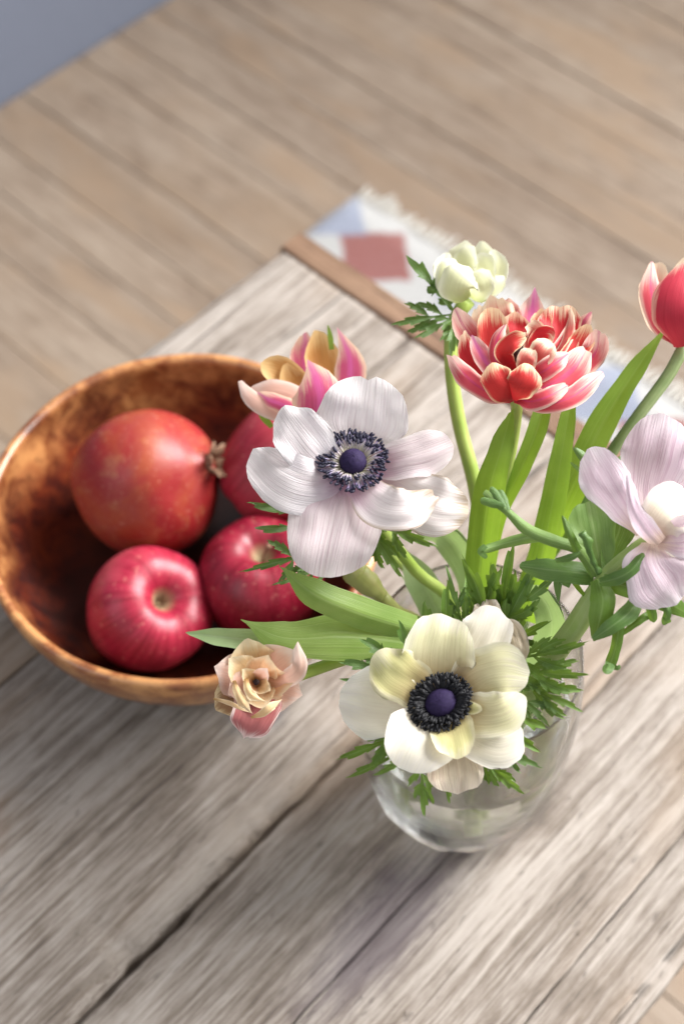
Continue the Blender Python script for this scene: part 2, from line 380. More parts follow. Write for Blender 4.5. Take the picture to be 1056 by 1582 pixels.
# ------------------------------------------------------------------ bowl
bc = PZ(283, 786, TZ + .088); bc.z = TZ + .0015
n = NT('glazed_bowl'); tc = n.n('TexCoord').outputs['Object']; s = n.n('SeparateXYZ', {0: tc}); z = s.outputs[2]
rad_ = n.n('VectorMath', {0: n.map(tc, (1, 1, 0))}, operation='LENGTH').outputs['Value']
b1 = n.noise(tc, 55., 6., .68, .5); b2 = n.noise(tc, 17., 4., .6, .8); b3 = n.noise(tc, 160., 4., .6)
c = n.ramp(n.math('ADD', n.math('MULTIPLY', b1, .6), n.math('MULTIPLY', b2, .4)), [(.36, (.012, .004, .003)), (.46, (.06, .008, .005)), (.56, (.16, .024, .008)), (.68, (.28, .062, .014))])
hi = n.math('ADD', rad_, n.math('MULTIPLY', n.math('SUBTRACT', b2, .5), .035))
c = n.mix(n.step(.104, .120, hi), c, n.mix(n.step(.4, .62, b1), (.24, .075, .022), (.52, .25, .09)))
c = n.mix(n.math('MULTIPLY', n.math('SUBTRACT', 1., n.step(.06, .108, hi)), .82), c, (.022, .006, .004))  # unlit inside of the bowl: its shade darkened into the glaze colour
c = n.mix(n.math('MULTIPLY', n.step(.6, .7, b3), .5), c, (.04, .012, .006))
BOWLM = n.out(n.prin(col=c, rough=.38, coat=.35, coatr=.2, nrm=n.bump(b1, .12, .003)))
bowl = thing('bowl', bc, 'glossy orange brown glazed bowl holding the pomegranate and apples', 'bowl')
outer = smooth_prof([(.0001, .003), (.045, .003), (.05, 0), (.056, .003), (.066, .008), (.09, .022), (.110, .045), (.1185, .07), (.1205, .085)], 40)
rim = [(.1203, .087), (.1185, .0888), (.116, .0885), (.1143, .0868)]
inner = smooth_prof([(.1138, .085), (.112, .07), (.102, .046), (.082, .025), (.05, .014), (.0001, .011)], 36)
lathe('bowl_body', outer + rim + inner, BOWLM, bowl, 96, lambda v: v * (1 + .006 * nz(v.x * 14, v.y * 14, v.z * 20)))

# ------------------------------------------------------------------ fruit
n = NT('pomegranate_skin'); tc = n.n('TexCoord').outputs['Object']
a, b = n.noise(tc, 22., 5., .6, .6), n.noise(tc, 60., 5., .65)
c = n.mix(n.step(.42, .68, a), (.25, .014, .015), (.29, .05, .018))
c = n.mix(n.math('MULTIPLY', n.step(.52, .72, b), .55), c, (.34, .125, .05))
c = n.mix(n.math('MULTIPLY', n.step(.5, .68, n.noise(tc, 31., 4., .6, 1.)), .6), c, (.25, .035, .03))
c = n.mix(n.math('MULTIPLY', n.step(.6, .75, n.noise(tc, 420., 2.)), .35), c, (.55, .30, .2))
POM = n.out(n.prin(col=c, rough=.45, spec=.4, nrm=n.bump(n.math('ADD', a, b), .15, .004), coat=.06, coatr=.35))
n = NT('dry_calyx'); CALYX = n.out(n.prin(col=n.mix(n.noise(n.n('TexCoord').outputs['Object'], 120.), (.10, .05, .03), (.34, .2, .12)), rough=.8))
def apple_mat(name, c0, c1, c2):
    n = NT(name); tc = n.n('TexCoord').outputs['Object']; s = n.n('SeparateXYZ', {0: tc})
    ang = n.math('ARCTAN2', s.outputs[1], s.outputs[0])
    v = n.n('CombineXYZ', {0: n.math('MULTIPLY', n.math('SINE', ang), 5.), 1: n.math('MULTIPLY', n.math('COSINE', ang), 5.), 2: n.math('MULTIPLY', s.outputs[2], 14.)}).outputs[0]
    st = n.noise(v, 2.2, 5., .65); big = n.noise(tc, 26., 3.)
    c = n.mix(n.step(.38, .62, st), c0, c1); c = n.mix(n.math('MULTIPLY', n.step(.5, .7, big), .5), c, c2)
    c = n.mix(n.math('MULTIPLY', n.step(.62, .72, n.noise(tc, 330., 2.)), .35), c, (.62, .28, .22))
    rr = n.n('VectorMath', {0: n.map(tc, (1, 1, 0))}, operation='LENGTH').outputs['Value']
    top = n.math('MULTIPLY', n.math('SUBTRACT', 1., n.step(.003, .009, rr)), n.step(0., .01, s.outputs[2]))
    c = n.mix(n.math('MULTIPLY', top, .85), c, (.36, .30, .17))
    return n.out(n.prin(col=c, rough=.42, spec=.4, coat=.08, coatr=.35, nrm=n.bump(st, .06, .002)))
APP = [apple_mat('apple_skin_bright', (.25, .008, .026), (.37, .020, .050), (.44, .065, .085)), apple_mat('apple_skin_deep', (.15, .003, .013), (.23, .008, .026), (.29, .020, .038)),
       apple_mat('apple_skin_rose', (.23, .010, .022), (.32, .022, .042), (.35, .045, .058))]
STEMBR = CALYX
def turn(o, axis): o.rotation_euler = Vector(axis).to_track_quat('Z', 'Y').to_euler()
pc = P(226, 745, .905)
pom = thing('pomegranate', pc, 'round mottled red pomegranate with dry brown crown, largest fruit in the bowl', 'pomegranate')
k = .0462
prof = smooth_prof([(.0001, -.93), (.3, -.9), (.72, -.68), (.97, -.18), (.98, .2), (.83, .58), (.52, .84), (.25, .96), (.17, 1.03), (.12, 1.03), (.0001, .96)], 48)
def pdef(v):
    a = math.atan2(v.y, v.x); return v * (1 + .028 * math.cos(3 * a + 1) * min(1, v.xy.length / .03) + .02 * nz(v.x * 40, v.y * 40, v.z * 40))
body = lathe('skin', [(r * k, z_ * k) for r, z_ in prof], POM, pom, 64, pdef)
ax = (RT * .84 + UP * .22 - FW * .40).normalized()
turn(body, ax)
cv, cf = [], []
for q in range(6):
    a0 = q * 1.047; b = len(cv)
    for i, (r, z_) in enumerate([(.13, .97), (.15, 1.07), (.20, 1.14), (.28, 1.20)]):
        for j in range(3):
            a = a0 + (j - 1) * .48 * (1, 1, .75, .12)[i]; rr = r + .03 * nz(q * 3., i); cv.append((rr * k * math.cos(a), rr * k * math.sin(a), z_ * k))
    for i in range(3):
        for j in range(2): cf.append((b + i * 3 + j, b + i * 3 + j + 1, b + i * 3 + j + 4, b + i * 3 + j + 3))
o = mesh('crown', cv, cf, CALYX, pom); turn(o, ax); o.modifiers.new('thick', 'SOLIDIFY').thickness = .0012
def apple(px, py, d, r, axis, mat, label, seed, stem):
    c = P(px, py, d); t = thing('apple', c, label, 'apple', 'red apples in the bowl')
    prof = smooth_prof([(.0001, -.72), (.10, -.74), (.22, -.86), (.42, -.90), (.72, -.70), (.93, -.22), (1.0, .22), (.92, .60), (.68, .86), (.42, .90), (.24, .80), (.12, .64), (.04, .54), (.0001, .52)], 56)
    def de(v):
        a = math.atan2(v.y, v.x); q = v.xy.length / r
        return Vector((v.x * (1 + .02 * nz(seed, v.z * 30)), v.y, v.z * 1.0 + .035 * r * math.cos(5 * a + seed) * q)) * (1 + .02 * nz(v.x * 25 + seed, v.y * 25, v.z * 25))
    o = lathe('skin', [(a * r, b * r) for a, b in prof], mat, t, 64, de); turn(o, axis)
    cv, cf = [], []
    if stem:
        A = Vector(axis).normalized(); tube('stalk', t, [A * (.50 * r), A * (.72 * r) + RT * .001, A * (.95 * r) + RT * .004], [.0011, .0009, .0015], STEMBR, 8, world=False)
    else:
        for q in range(7):
            a0 = q * .9; b = len(cv)
            for (rr, zz, dw) in ((.03, .53, .5), (.08, .62, .32), (.10, .70, .03)):
                for j in (-1, 0, 1): cv.append((rr * r * math.cos(a0 + j * dw), rr * r * math.sin(a0 + j * dw), zz * r))
            for i in range(2):
                for j in range(2): cf.append((b + i * 3 + j, b + i * 3 + j + 1, b + i * 3 + j + 4, b + i * 3 + j + 3))
        o = mesh('calyx', cv, cf, CALYX, t); turn(o, axis)
    return t
tocam = -FW
apple(225, 946, .875, .0375, tocam * .72 + RT * .42 + UP * .28, APP[0], 'bright red apple with its hollow turned up, in front of the pomegranate', 2, False)
apple(404, 903, .885, .0375, tocam * .66 + RT * .05 + UP * .62, APP[1], 'deep crimson shiny apple partly behind the tulip leaves in the bowl', 5, True)
apple(427, 724, .905, .0365, tocam * .1 + RT * .7 + UP * .6, APP[2], 'smooth rose red apple under the pink tulip at the back of the bowl', 9, True)

# ------------------------------------------------------------------ vase
vb = PZ(703, 1216, TZ); vb.z = TZ + .0015
vase = thing('vase', vb, 'clear dimpled glass vase filled with water and cut flowers on the table', 'vase')
VH = .166
out_p = smooth_prof([(.0001, .0015), (.024, .001), (.034, .002), (.0425, .008), (.049, .022), (.0545, .05), (.0575, .085), (.058, .115), (.056, .145), (.053, VH)], 60)
in_p = smooth_prof([(.0522, VH), (.0551, .145), (.0569, .115), (.0563, .085), (.0527, .05), (.046, .031), (.038, .024), (.02, .0205), (.0001, .02)], 50)
n = NT('clear_glass'); tc = n.n('TexCoord').outputs['Object']
GLASS_ = (n.prin(col=(.985, .995, .99), rough=.01, trans=1., ior=1.45, nrm=n.bump(n.noise(tc, 55., 1.), .06, .004)))
GLASS = n.out(n.n('MixShader', {0: .92, 1: n.n('BsdfTransparent', {0: (.99, .995, .99)}).outputs[0], 2: GLASS_}).outputs[0])
n = NT('water'); WATER_ = n.prin(col=(.985, .995, .97), rough=0., trans=1., ior=1.33)
WATER = n.out(n.n('MixShader', {0: .75, 1: n.n('BsdfTransparent', {0: (.985, .995, .98)}).outputs[0], 2: WATER_}).outputs[0])
def vdef(v):
    g = max(0., 1 - v.z / .06); a = math.atan2(v.y, v.x)
    return v * (1 + g * .05 * nz(math.cos(a) * 6, math.sin(a) * 6, v.z * 140) * min(1, v.xy.length / .02))
lathe('glass', out_p + [(.0529, VH + .0006), (.0526, VH + .0008), (.0523, VH + .0006)] + in_p, GLASS, vase, 96, vdef)
wat = thing('water', vb, 'clear water inside the glass vase', 'water')
wp = smooth_prof([(.0001, .0205), (.019, .021), (.037, .0248), (.0450, .0325), (.0514, .05), (.0551, .085), (.0556, .098)], 40)
lathe('water_body', wp + [(.0558, .1005), (.053, .0995), (.0001, .0993)], WATER, wat, 64)
tag(wat)

# ================================================================== flowers
class Fl:
    """one cut stem: points come as photo pixels + mm off the bloom's own plane (plane flowers) or + mm of depth"""
    def __init__(s, name, cx, cy, d, label, catg, normal=None, group=None, foot=(0, 0)):
        s.d = d; s.c = P(cx, cy, d); s.n = normal.normalized() if normal else None
        s.root = thing(name, Vector((vb.x + foot[0], vb.y + foot[1], vb.z + .026)), label, catg, group)
    def pl(s, px, py, mm=0):          # on the bloom's plane, lifted by mm along its axis
        r = ray(px, py); q = s.c + s.n * (mm * .001); return CAM + r * ((q - CAM).dot(s.n) / r.dot(s.n))
    def dp(s, px, py, mm=0): return P(px, py, s.d + mm * .001)
    def petal(s, pts, half, mat, name='petal', **k): return blade(name, s.root, [s.dp(*p) for p in pts], half, mat, **k)
    def ppetal(s, pts, half, mat, name='petal', **k): return blade(name, s.root, [s.pl(*p) for p in pts], half, mat, **k)
    def stem(s, pts, rad, mat, foot=None, **k):
        w_ = [s.dp(*p) for p in pts]; w_.append(s.root.location.copy())
        return tube('stem', s.root, w_, rad, mat, **k)

def dleaf(fl, base, tip, spread, mat, seed=0, lobes=3, x0=.25, wid=.085, bend=.12, sub=True, name='leaf', ang=42, depthfn=None):
    """finely cut anemone leaf: lobes branch off a midrib and branch again; one mesh"""
    rnd = random.Random(seed * 77 + 5); B, T = fl.dp(*base), fl.dp(*tip); A = (T - B) * 1.06; L = A.length; A.normalize()
    V = (CAM - B).normalized(); S = A.cross(V).normalized(); N = S.cross(A)
    if N.dot(V) < 0: N = -N
    spread *= depth(T) / FPX
    verts, uvs, faces = [], [], []
    tw = rnd.uniform(-.25, .25)
    def put(x, y, z): return B + A * (x * L) + S * (y * L) + N * (L * (bend * 4 * x * (1 - x) * .5 + tw * y * .8 + z + .04 * nz(x * 4, y * 5, seed * 2.3)))
    def lobe(p, a, l, w_, curl, lvl, teeth, t0=0.):
        """one lobe: a folded blade whose margin is cut into forward pointing teeth"""
        nseg, na = teeth * 5 + 3, 6; b = len(verts); x, y = p; g_ = a; path = []
        for i in range(nseg + 1):
            path.append((x, y, g_)); x += math.cos(g_) * l / nseg; y += math.sin(g_) * l / nseg; g_ += curl / nseg
        zz = lvl * .006 + rnd.uniform(-.004, .004); lift = rnd.uniform(-.30, .30); fo = rnd.uniform(.15, .6); ph = rnd.random()
        for i, (x, y, g) in enumerate(path):
            t = i / nseg; env = w_ * (.16 + .84 * sm(t0, t0 + .4, t)) * (max(1 - ((t - .5) / .5) ** 1.8, 0) if t > .5 else 1)
            for j in range(na + 1):
                v = -1 + 2 * j / na; q = (t * teeth + ph + (.45 if v < 0 else 0)) % 1
                cut = 1 if (t < t0 + .1) else (.42 + .58 * q ** .8)
                hw = env * (1 - (1 - cut) * min(1, abs(v) * 1.2)); adv = l / nseg * 1.2 * abs(v) * (q > .5)
                xx = x - math.sin(g) * hw * v + math.cos(g) * adv; yy = y + math.cos(g) * hw * v + math.sin(g) * adv
                verts.append(put(xx, yy, zz + env * fo * abs(v) + lift * l * t * t)); uvs.append((t, v * .5 + .5))
        for i in range(nseg):
            for j in range(na): k = b + i * (na + 1) + j; faces.append((k, k + 1, k + na + 2, k + na + 1))
        return path
    sp_ = spread / L; T_ = 4 if sub else 2
    main = lobe((0, 0), 0, 1, max(wid * 1.15, sp_ * .28), rnd.uniform(-.3, .3), 0, T_ + 1, x0 * .9)
    for q in range(max(1, lobes - 1)):
        x = x0 * .75 + (.62 - x0 * .75) * q / max(lobes - 1, 1)
        for sd in (-1, 1):
            xx = x + rnd.uniform(-.05, .05); l = min(sp_ * rnd.uniform(1.1, 1.5) / math.sin(R(ang)), (1.0 - xx) * .95)
            i = min(max(int(xx * (len(main) - 1)), 0), len(main) - 1)
            lobe((main[i][0], main[i][1]), sd * R(ang + rnd.uniform(-10, 8)), l, max(wid * .72, l * .17), -sd * rnd.uniform(.2, .8), 1 + q, T_)
    return mesh(name, verts, faces, mat, fl.root, True, uvs, True)

GREEN = leaf_mat('leaf_green', (.085, .17, .022), (.14, .26, .04), (.28, .40, .13), trans=.36)
BRIGHT = leaf_mat('tulip_leaf_green', (.155, .29, .03), (.21, .36, .045), (.29, .44, .10), trans=.55, rough=.42, sc_=26, tcol=(.40, .58, .04))
SOFT = leaf_mat('soft_leaf_green', (.24, .38, .085), (.31, .45, .12), (.40, .53, .20), trans=.45, rough=.36, sc_=26, tcol=(.38, .55, .06))
PALE = leaf_mat('pale_leaf_green', (.33, .47, .22), (.40, .54, .27), (.50, .62, .36), trans=.35, rough=.36, sc_=30, tcol=(.45, .62, .15))
DARK = leaf_mat('dark_leaf_green', (.07, .15, .03), (.11, .21, .045), (.24, .34, .13), trans=.22, rough=.36)
STEM = leaf_mat('stem_green', (.30, .42, .07), (.40, .50, .12), (.45, .55, .2), trans=.1, rough=.45, sc_=12)
STEMG = leaf_mat('grey_stem_green', (.20, .28, .10), (.27, .34, .14), (.36, .42, .22), trans=.08, rough=.5, sc_=14)
STEM2 = leaf_mat('fresh_stem_green', (.27, .38, .10), (.34, .44, .15), (.42, .50, .24), trans=.1, rough=.45, sc_=14)
STEM3 = leaf_mat('leaf_stalk_green', (.12, .22, .045), (.18, .29, .07), (.30, .40, .16), trans=.2, rough=.5, sc_=14)
OLIVE = leaf_mat('olive_bud_green', (.24, .27, .06), (.33, .33, .11), (.34, .25, .10), trans=.08, rough=.5, sc_=12)

W_MAT = petal_mat('white_petal', (.50, .30, .44), (.84, .80, .81), (.87, .84, .84), base_end=.42, streak=.5, trans=.42, bump=.5, sc_=34)
W_PINK = petal_mat('pinkish_white_petal', (.42, .16, .30), (.77, .67, .69), (.82, .75, .75), base_end=.5, streak=.8, trans=.42, bump=.4, sc_=34)
W_BROWN = petal_mat('browning_white_petal', (.50, .28, .38), (.81, .75, .74), (.58, .47, .36), base_end=.45, e0=.8, t0=.84, streak=.4, trans=.36, sc_=30)
C_MAT = petal_mat('cream_petal', (.34, .21, .10), (.76, .73, .46), (.85, .82, .66), base_end=.8, e0=.6, t0=.72, streak=.5, trans=.42)
C_OLIVE = petal_mat('olive_cream_petal', (.34, .20, .10), (.66, .63, .30), (.82, .77, .54), base_end=.8, e0=.6, t0=.75, streak=.35, trans=.38)
C_WHITE = petal_mat('white_cream_petal', (.48, .31, .23), (.85, .80, .67), (.87, .84, .76), base_end=.5, streak=.2, trans=.36)
C_WITHER = petal_mat('withered_cream_petal', (.62, .48, .30), (.80, .69, .53), (.82, .72, .60), base_end=.4, streak=.6, trans=.3, blot=(.52, .35, .20), bump=.9)
K_MAT = petal_mat('blush_petal', (.74, .58, .48), (.81, .66, .74), (.85, .77, .81), base_end=.35, streak=.9, trans=.36, sc_=36, bump=.5)
K_CREAM = petal_mat('blush_cream_petal', (.70, .50, .42), (.85, .77, .62), (.85, .78, .73), base_end=.4, streak=.3, trans=.36, sc_=36)
T_IN = petal_mat('tulip_red_inside', (.36, .006, .012), (.54, .018, .026), (.88, .66, .46), base_end=.4, e0=.84, t0=.82, streak=.35, trans=.32)
T_ORG = petal_mat('tulip_orange_inside', (.36, .006, .012), (.57, .035, .032), (.88, .68, .42), base_end=.45, e0=.76, t0=.74, streak=.35, trans=.32)
T_OUT = petal_mat('tulip_pink_outside', (.42, .014, .03), (.60, .07, .10), (.86, .62, .52), base_end=.4, e0=.60, t0=.64, streak=.35, trans=.3, vein=(.50, .05, .20), veinw=.2)
T_MAG = petal_mat('tulip_magenta_rib', (.46, .025, .04), (.66, .17, .20), (.86, .62, .54), base_end=.4, e0=.5, t0=.7, vein=(.66, .12, .48), veinw=.42, trans=.3)
T_CREAM = petal_mat('tulip_cream_curl', (.46, .02, .022), (.64, .12, .10), (.88, .74, .54), base_end=.5, e0=.55, t0=.62, trans=.3)
N_PINK = petal_mat('pink_tulip_outside', (.55, .10, .15), (.60, .09, .20), (.85, .62, .45), base_end=.5, e0=.5, t0=.72, vein=(.70, .14, .42), veinw=.35, trans=.3, streak=.3)
N_GOLD = petal_mat('pink_tulip_gold', (.36, .13, .03), (.55, .27, .07), (.80, .56, .25), base_end=.5, trans=.35, streak=.35)
E_CREAM = petal_mat('peach_petal', (.42, .25, .09), (.78, .58, .32), (.86, .74, .50), base_end=.4, trans=.36, streak=.3)
E_PINK = petal_mat('peach_pink_petal', (.50, .30, .15), (.77, .50, .40), (.84, .68, .60), base_end=.4, trans=.36, streak=.35)
E_BROWN = petal_mat('peach_brown_petal', (.26, .14, .06), (.42, .27, .14), (.82, .70, .42), base_end=.5, e0=.72, t0=.82, trans=.3, streak=.4)
E_PEACH = petal_mat('warm_peach_petal', (.46, .22, .09), (.80, .52, .30), (.86, .72, .50), base_end=.5, trans=.4, streak=.35)
E_ROSE = petal_mat('dusky_rose_petal', (.34, .07, .08), (.46, .15, .15), (.86, .72, .68), base_end=.5, e0=.86, t0=.80, trans=.3, streak=.4)
B_MAT = petal_mat('green_white_petal', (.55, .60, .26), (.76, .77, .50), (.83, .83, .68), base_end=.5, trans=.36, streak=.2)
n = NT('stamen_anther'); ANTH = n.out(n.prin(col=n.mix(n.noise(n.n('TexCoord').outputs['Object'], 500.), (.004, .004, .010), (.018, .015, .05)), rough=.6))
n = NT('stamen_black'); ANTHB = n.out(n.prin(col=n.mix(n.noise(n.n('TexCoord').outputs['Object'], 500.), (.002, .002, .003), (.006, .0055, .009)), rough=.65))
n = NT('stamen_filament'); FILA = n.out(n.prin(col=n.mix(n.n('SeparateXYZ', {0: n.n('UVMap', uv_map='uv').outputs[0]}).outputs[0], (.66, .62, .36), (.16, .11, .32)), rough=.5))
n = NT('pistil'); PIST = n.out(n.prin(col=n.mix(n.noise(n.n('TexCoord').outputs['Object'], 900.), (.008, .005, .02), (.035, .021, .075)), rough=.75, spec=.2))

def anemone_heart(fl, c, N, r_out, r_dome, dome_h, count, anth, seed, filmat=True, stretch=(1, 1), xdir=RT):
    rnd = random.Random(seed); X = (xdir - N * xdir.dot(N)).normalized(); Y = N.cross(X)
    # dome of packed pistils
    vs, fs = [], []; nr_, na = 16, 40
    for i in range(nr_ + 1):
        t = i / nr_ * 1.75
        for j in range(na):
            a = 6.2832 * j / na; q = 1 + .05 * nz(i * 1.9, j * 1.7, seed) + .03 * ((i * 7 + j * 3) % 2)
            vs.append(c + (X * math.cos(a) * stretch[0] + Y * math.sin(a) * stretch[1]) * (r_dome * math.sin(t) * q) + N * (dome_h * (.35 + math.cos(t) * q)))
    for i in range(nr_):
        for j in range(na): a, b = i * na + j, i * na + (j + 1) % na; fs.append((a, b, b + na, a + na))
    mesh('pistil_dome', vs, fs, PIST, fl.root, True, None, True)
    av, af, fv, ff, fu = [], [], [], [], []
    for q in range(count):
        a = 6.2832 * (q + rnd.uniform(-.4, .4)) / count * 3.0; lay = rnd.random() ** .6
        r1 = r_dome * .95 + (r_out - r_dome) * (.28 + .72 * lay); h1 = dome_h * (.95 - .45 * lay) + rnd.uniform(-.0006, .0012)
        D = X * math.cos(a) * stretch[0] + Y * math.sin(a) * stretch[1]; D1 = X * math.cos(a + .06) * stretch[0] + Y * math.sin(a + .06) * stretch[1]
        p0 = c + D * (r_dome * .8); p1 = c + D1 * r1 + N * h1; pm = (p0 + p1) * .5 + N * .0012
        b = len(fv); sd = N.cross(D).normalized()
        for i, p in enumerate((p0, pm, p1)):
            for ww in (-1, 0, 1): fv.append(p + sd * (ww * .00026) + N * (.0002 if ww == 0 else 0)); fu.append((i / 2, .5))
        for i in range(2):
            for j in range(2): ff.append((b + i * 3 + j, b + i * 3 + j + 1, b + i * 3 + j + 4, b + i * 3 + j + 3))
        ax_ = (D * rnd.uniform(.5, 1) + N * rnd.uniform(.1, .8) + sd * rnd.uniform(-.5, .5)).normalized(); ux = ax_.orthogonal().normalized(); uy = ax_.cross(ux)
        la, wa = rnd.uniform(.0012, .0016), rnd.uniform(.0006, .00078); b = len(av)
        for i in range(5):
            t = -1 + i * .5; rr = math.sqrt(max(1 - (t * .93) ** 2, 0)) * wa
            for j in range(6): g = j * 1.0472; av.append(p1 + ax_ * (la * t) + ux * (rr * math.cos(g)) + uy * (rr * math.sin(g)))
        for i in range(4):
            for j in range(6): u_, v_ = b + i * 6 + j, b + i * 6 + (j + 1) % 6; af.append((u_, v_, v_ + 6, u_ + 6))
        af += [tuple(range(b + 5, b - 1, -1)), tuple(range(b + 24, b + 30))]
    tag(mesh('filaments', fv, ff, FILA if filmat else ANTHB, fl.root, True, fu, True), kind='stuff')
    tag(mesh('anthers', av, af, anth, fl.root, True, None, True), kind='stuff')

# ---------------- white anemone
G_AN = 'anemones in the vase'
f = Fl('anemone', 545, 717, .66, 'open white anemone with navy stamens and dark blue centre, leaning over the fruit bowl', 'flower', Vector((0, -.10, 1)), G_AN, (-.018, .01))
f.ppetal([(548, 718, 0), (556, 672, 6), (563, 628, 16), (569, 581, 22)], 73, W_MAT, cup=.16, ruf=0.120, seed=1, notch=.05, tip=.62, wmax=.55, base=.3, nu=28, nv=18, crease=.015)
f.ppetal([(535, 728, 2), (492, 704, 10), (458, 664, 17), (434, 630, 14)], 43, W_MAT, cup=[.2, .1, -.25], ruf=0.150, seed=2, tip=.5, base=.4, nu=26, nv=16, crease=.015)
f.ppetal([(538, 730, 0), (492, 755, 4), (438, 742, 7), (388, 700, 5)], [26, 44, 48, 36], W_MAT, cup=-.08, ruf=0.150, seed=3, tip=.42, nu=26, nv=16, crease=.015)
f.ppetal([(540, 728, -1), (524, 778, 0), (510, 838, -3), (499, 893, -12)], 74, W_PINK, cup=-.12, ruf=0.090, seed=4, tip=.52, wmax=.5, base=.32, nu=30, nv=20, crease=.03)
f.ppetal([(548, 738, 3), (585, 779, 8), (630, 786, 10), (674, 764, 8)], [24, 36, 33, 24], W_BROWN, cup=-.14, ruf=0.180, seed=5, tip=.34, nu=26, nv=16, crease=.03)
f.ppetal([(560, 722, 0), (612, 712, 7), (658, 700, 9), (697, 684, 6)], [16, 30, 36, 34], W_PINK, cup=.05, ruf=0.150, seed=6, tip=.36, nu=26, nv=16, crease=.02)
f.ppetal([(565, 728, -2), (620, 758, -1), (672, 783, -3), (724, 790, -8)], [18, 42, 48, 40], W_BROWN, cup=-.05, ruf=0.180, seed=7, tip=.34, nu=26, nv=16, crease=.035)
f.ppetal([(535, 712, 2), (510, 690, 7), (492, 672, 11)], 14, W_MAT, ruf=0.150, seed=8, tip=.5)
anemone_heart(f, f.pl(545, 717, 6), f.n, .0160, .0060, .0056, 210, ANTH, 3)
f.stem([(545, 730, 9), (570, 790, 30), (640, 880, 60), (705, 960, 90)], [.0026, .0028, .003, .003, .003], STEM)
for i, (b, t, spd, kw) in enumerate([((500, 800, 18), (391, 778, 12), 16, {'lobes': 2, 'sub': False, 'wid': .10, 'x0': .35}),
        ((505, 810, 18), (400, 822, 14), 14, {'lobes': 2, 'sub': False, 'wid': .09, 'x0': .4}),
        ((500, 850, 20), (384, 880, 12), 26, {'lobes': 3, 'wid': .055, 'ang': 50}), ((520, 860, 20), (432, 915, 16), 22, {'lobes': 3, 'wid': .06}),
        ((560, 790, 14), (655, 850, 18), 24, {'lobes': 3, 'wid': .085}), ((555, 790, 14), (612, 884, 20), 24, {'lobes': 3, 'wid': .085}),
        ((550, 800, 16), (575, 862, 22), 22, {'lobes': 2, 'wid': .09}), ((590, 720, 12), (612, 676, 14), 6, {'lobes': 1, 'sub': False, 'wid': .2})]):
    dleaf(f, b, t, spd, DARK if i < 4 else GREEN, seed=i + 1, **kw)

# ---------------- cream anemone
f = Fl('anemone', 681, 1087, .635, 'open cream anemone with black stamens hanging over the front of the glass vase', 'flower', (-FW + UP * .36 - RT * .20), G_AN, (.005, -.02))
f.ppetal([(684, 1078, 0), (677, 1030, 7), (682, 985, 12), (690, 951, 10)], 57, C_MAT, cup=.22, ruf=0.090, seed=11, tip=.62, base=.4, nu=28, nv=18)
f.ppetal([(700, 1060, -3), (732, 1012, 1), (752, 975, 2), (764, 938, -3)], [16, 38, 42, 40], C_WHITE, cup=-.1, ruf=0.150, seed=12, tip=.42, nu=26, nv=16, crease=.03)
f.ppetal([(695, 1080, 0), (738, 1050, 6), (778, 1040, 9), (816, 1046, 6)], [20, 46, 52, 40], C_MAT, cup=.10, ruf=0.090, seed=13, tip=.45, nu=26, nv=16)
f.ppetal([(692, 1085, 1), (738, 1104, 7), (778, 1100, 10), (808, 1074, 8)], [18, 36, 38, 26], C_MAT, cup=.05, ruf=0.090, seed=14, tip=.45, nu=26, nv=16)
f.ppetal([(690, 1095, -2), (735, 1130, 1), (772, 1143, 1), (806, 1128, -1)], [20, 42, 48, 40], C_WHITE, cup=.0, ruf=0.105, seed=15, tip=.42, nu=26, nv=16, crease=.02)
f.ppetal([(685, 1092, 2), (698, 1128, 8), (705, 1158, 12), (706, 1172, 12)], [22, 34, 37, 30], C_OLIVE, cup=.12, ruf=0.090, seed=16, tip=.5, nu=24, nv=16)
f.ppetal([(677, 1092, 1), (658, 1128, 7), (640, 1158, 11), (624, 1190, 9)], 60, C_WHITE, cup=.10, ruf=0.060, seed=17, tip=.62, base=.35, nu=28, nv=18)
f.ppetal([(672, 1082, 1), (637, 1058, 8), (606, 1036, 14), (582, 1008, 13)], [16, 38, 43, 40], C_OLIVE, cup=[.1, .1, -.2], ruf=0.150, seed=18, tip=.42, nu=26, nv=16)
f.ppetal([(670, 1087, -3), (615, 1090, 0), (565, 1084, 1), (524, 1078, -3)], [16, 48, 58, 46], C_WHITE, cup=.04, ruf=0.135, seed=19, tip=.45, nu=26, nv=16, crease=.02)
f.ppetal([(686, 1110, -5), (698, 1165, -5), (704, 1200, -6), (706, 1226, -10)], [20, 40, 48, 42], C_WITHER, cup=.05, ruf=0.210, seed=20, tip=.42, nu=26, nv=16, crease=.05)
f.ppetal([(708, 1090, 3), (728, 1094, 8), (744, 1095, 11)], 11, C_OLIVE, seed=21, tip=.6, cup=.4)
f.ppetal([(735, 1010, -5), (752, 962, -5), (754, 926, -7)], [16, 27, 24], C_WITHER, ruf=0.450, seed=22, tip=.4, crease=.12)
f.ppetal([(770, 965, -5), (790, 975, -4), (800, 1000, -5), (802, 1030, -7)], [10, 17, 18, 10], C_WITHER, ruf=0.525, seed=23, tip=.4, crease=.15)
mj = (RT * .86 + UP * .5)
anemone_heart(f, f.pl(681, 1087, 6), f.n, .0134, .0064, .0045, 260, ANTHB, 7, False, (1.06, .92), mj)
f.stem([(684, 1085, 10), (700, 1060, 30), (735, 1040, 70)], [.0026, .0028, .003, .003], STEM)
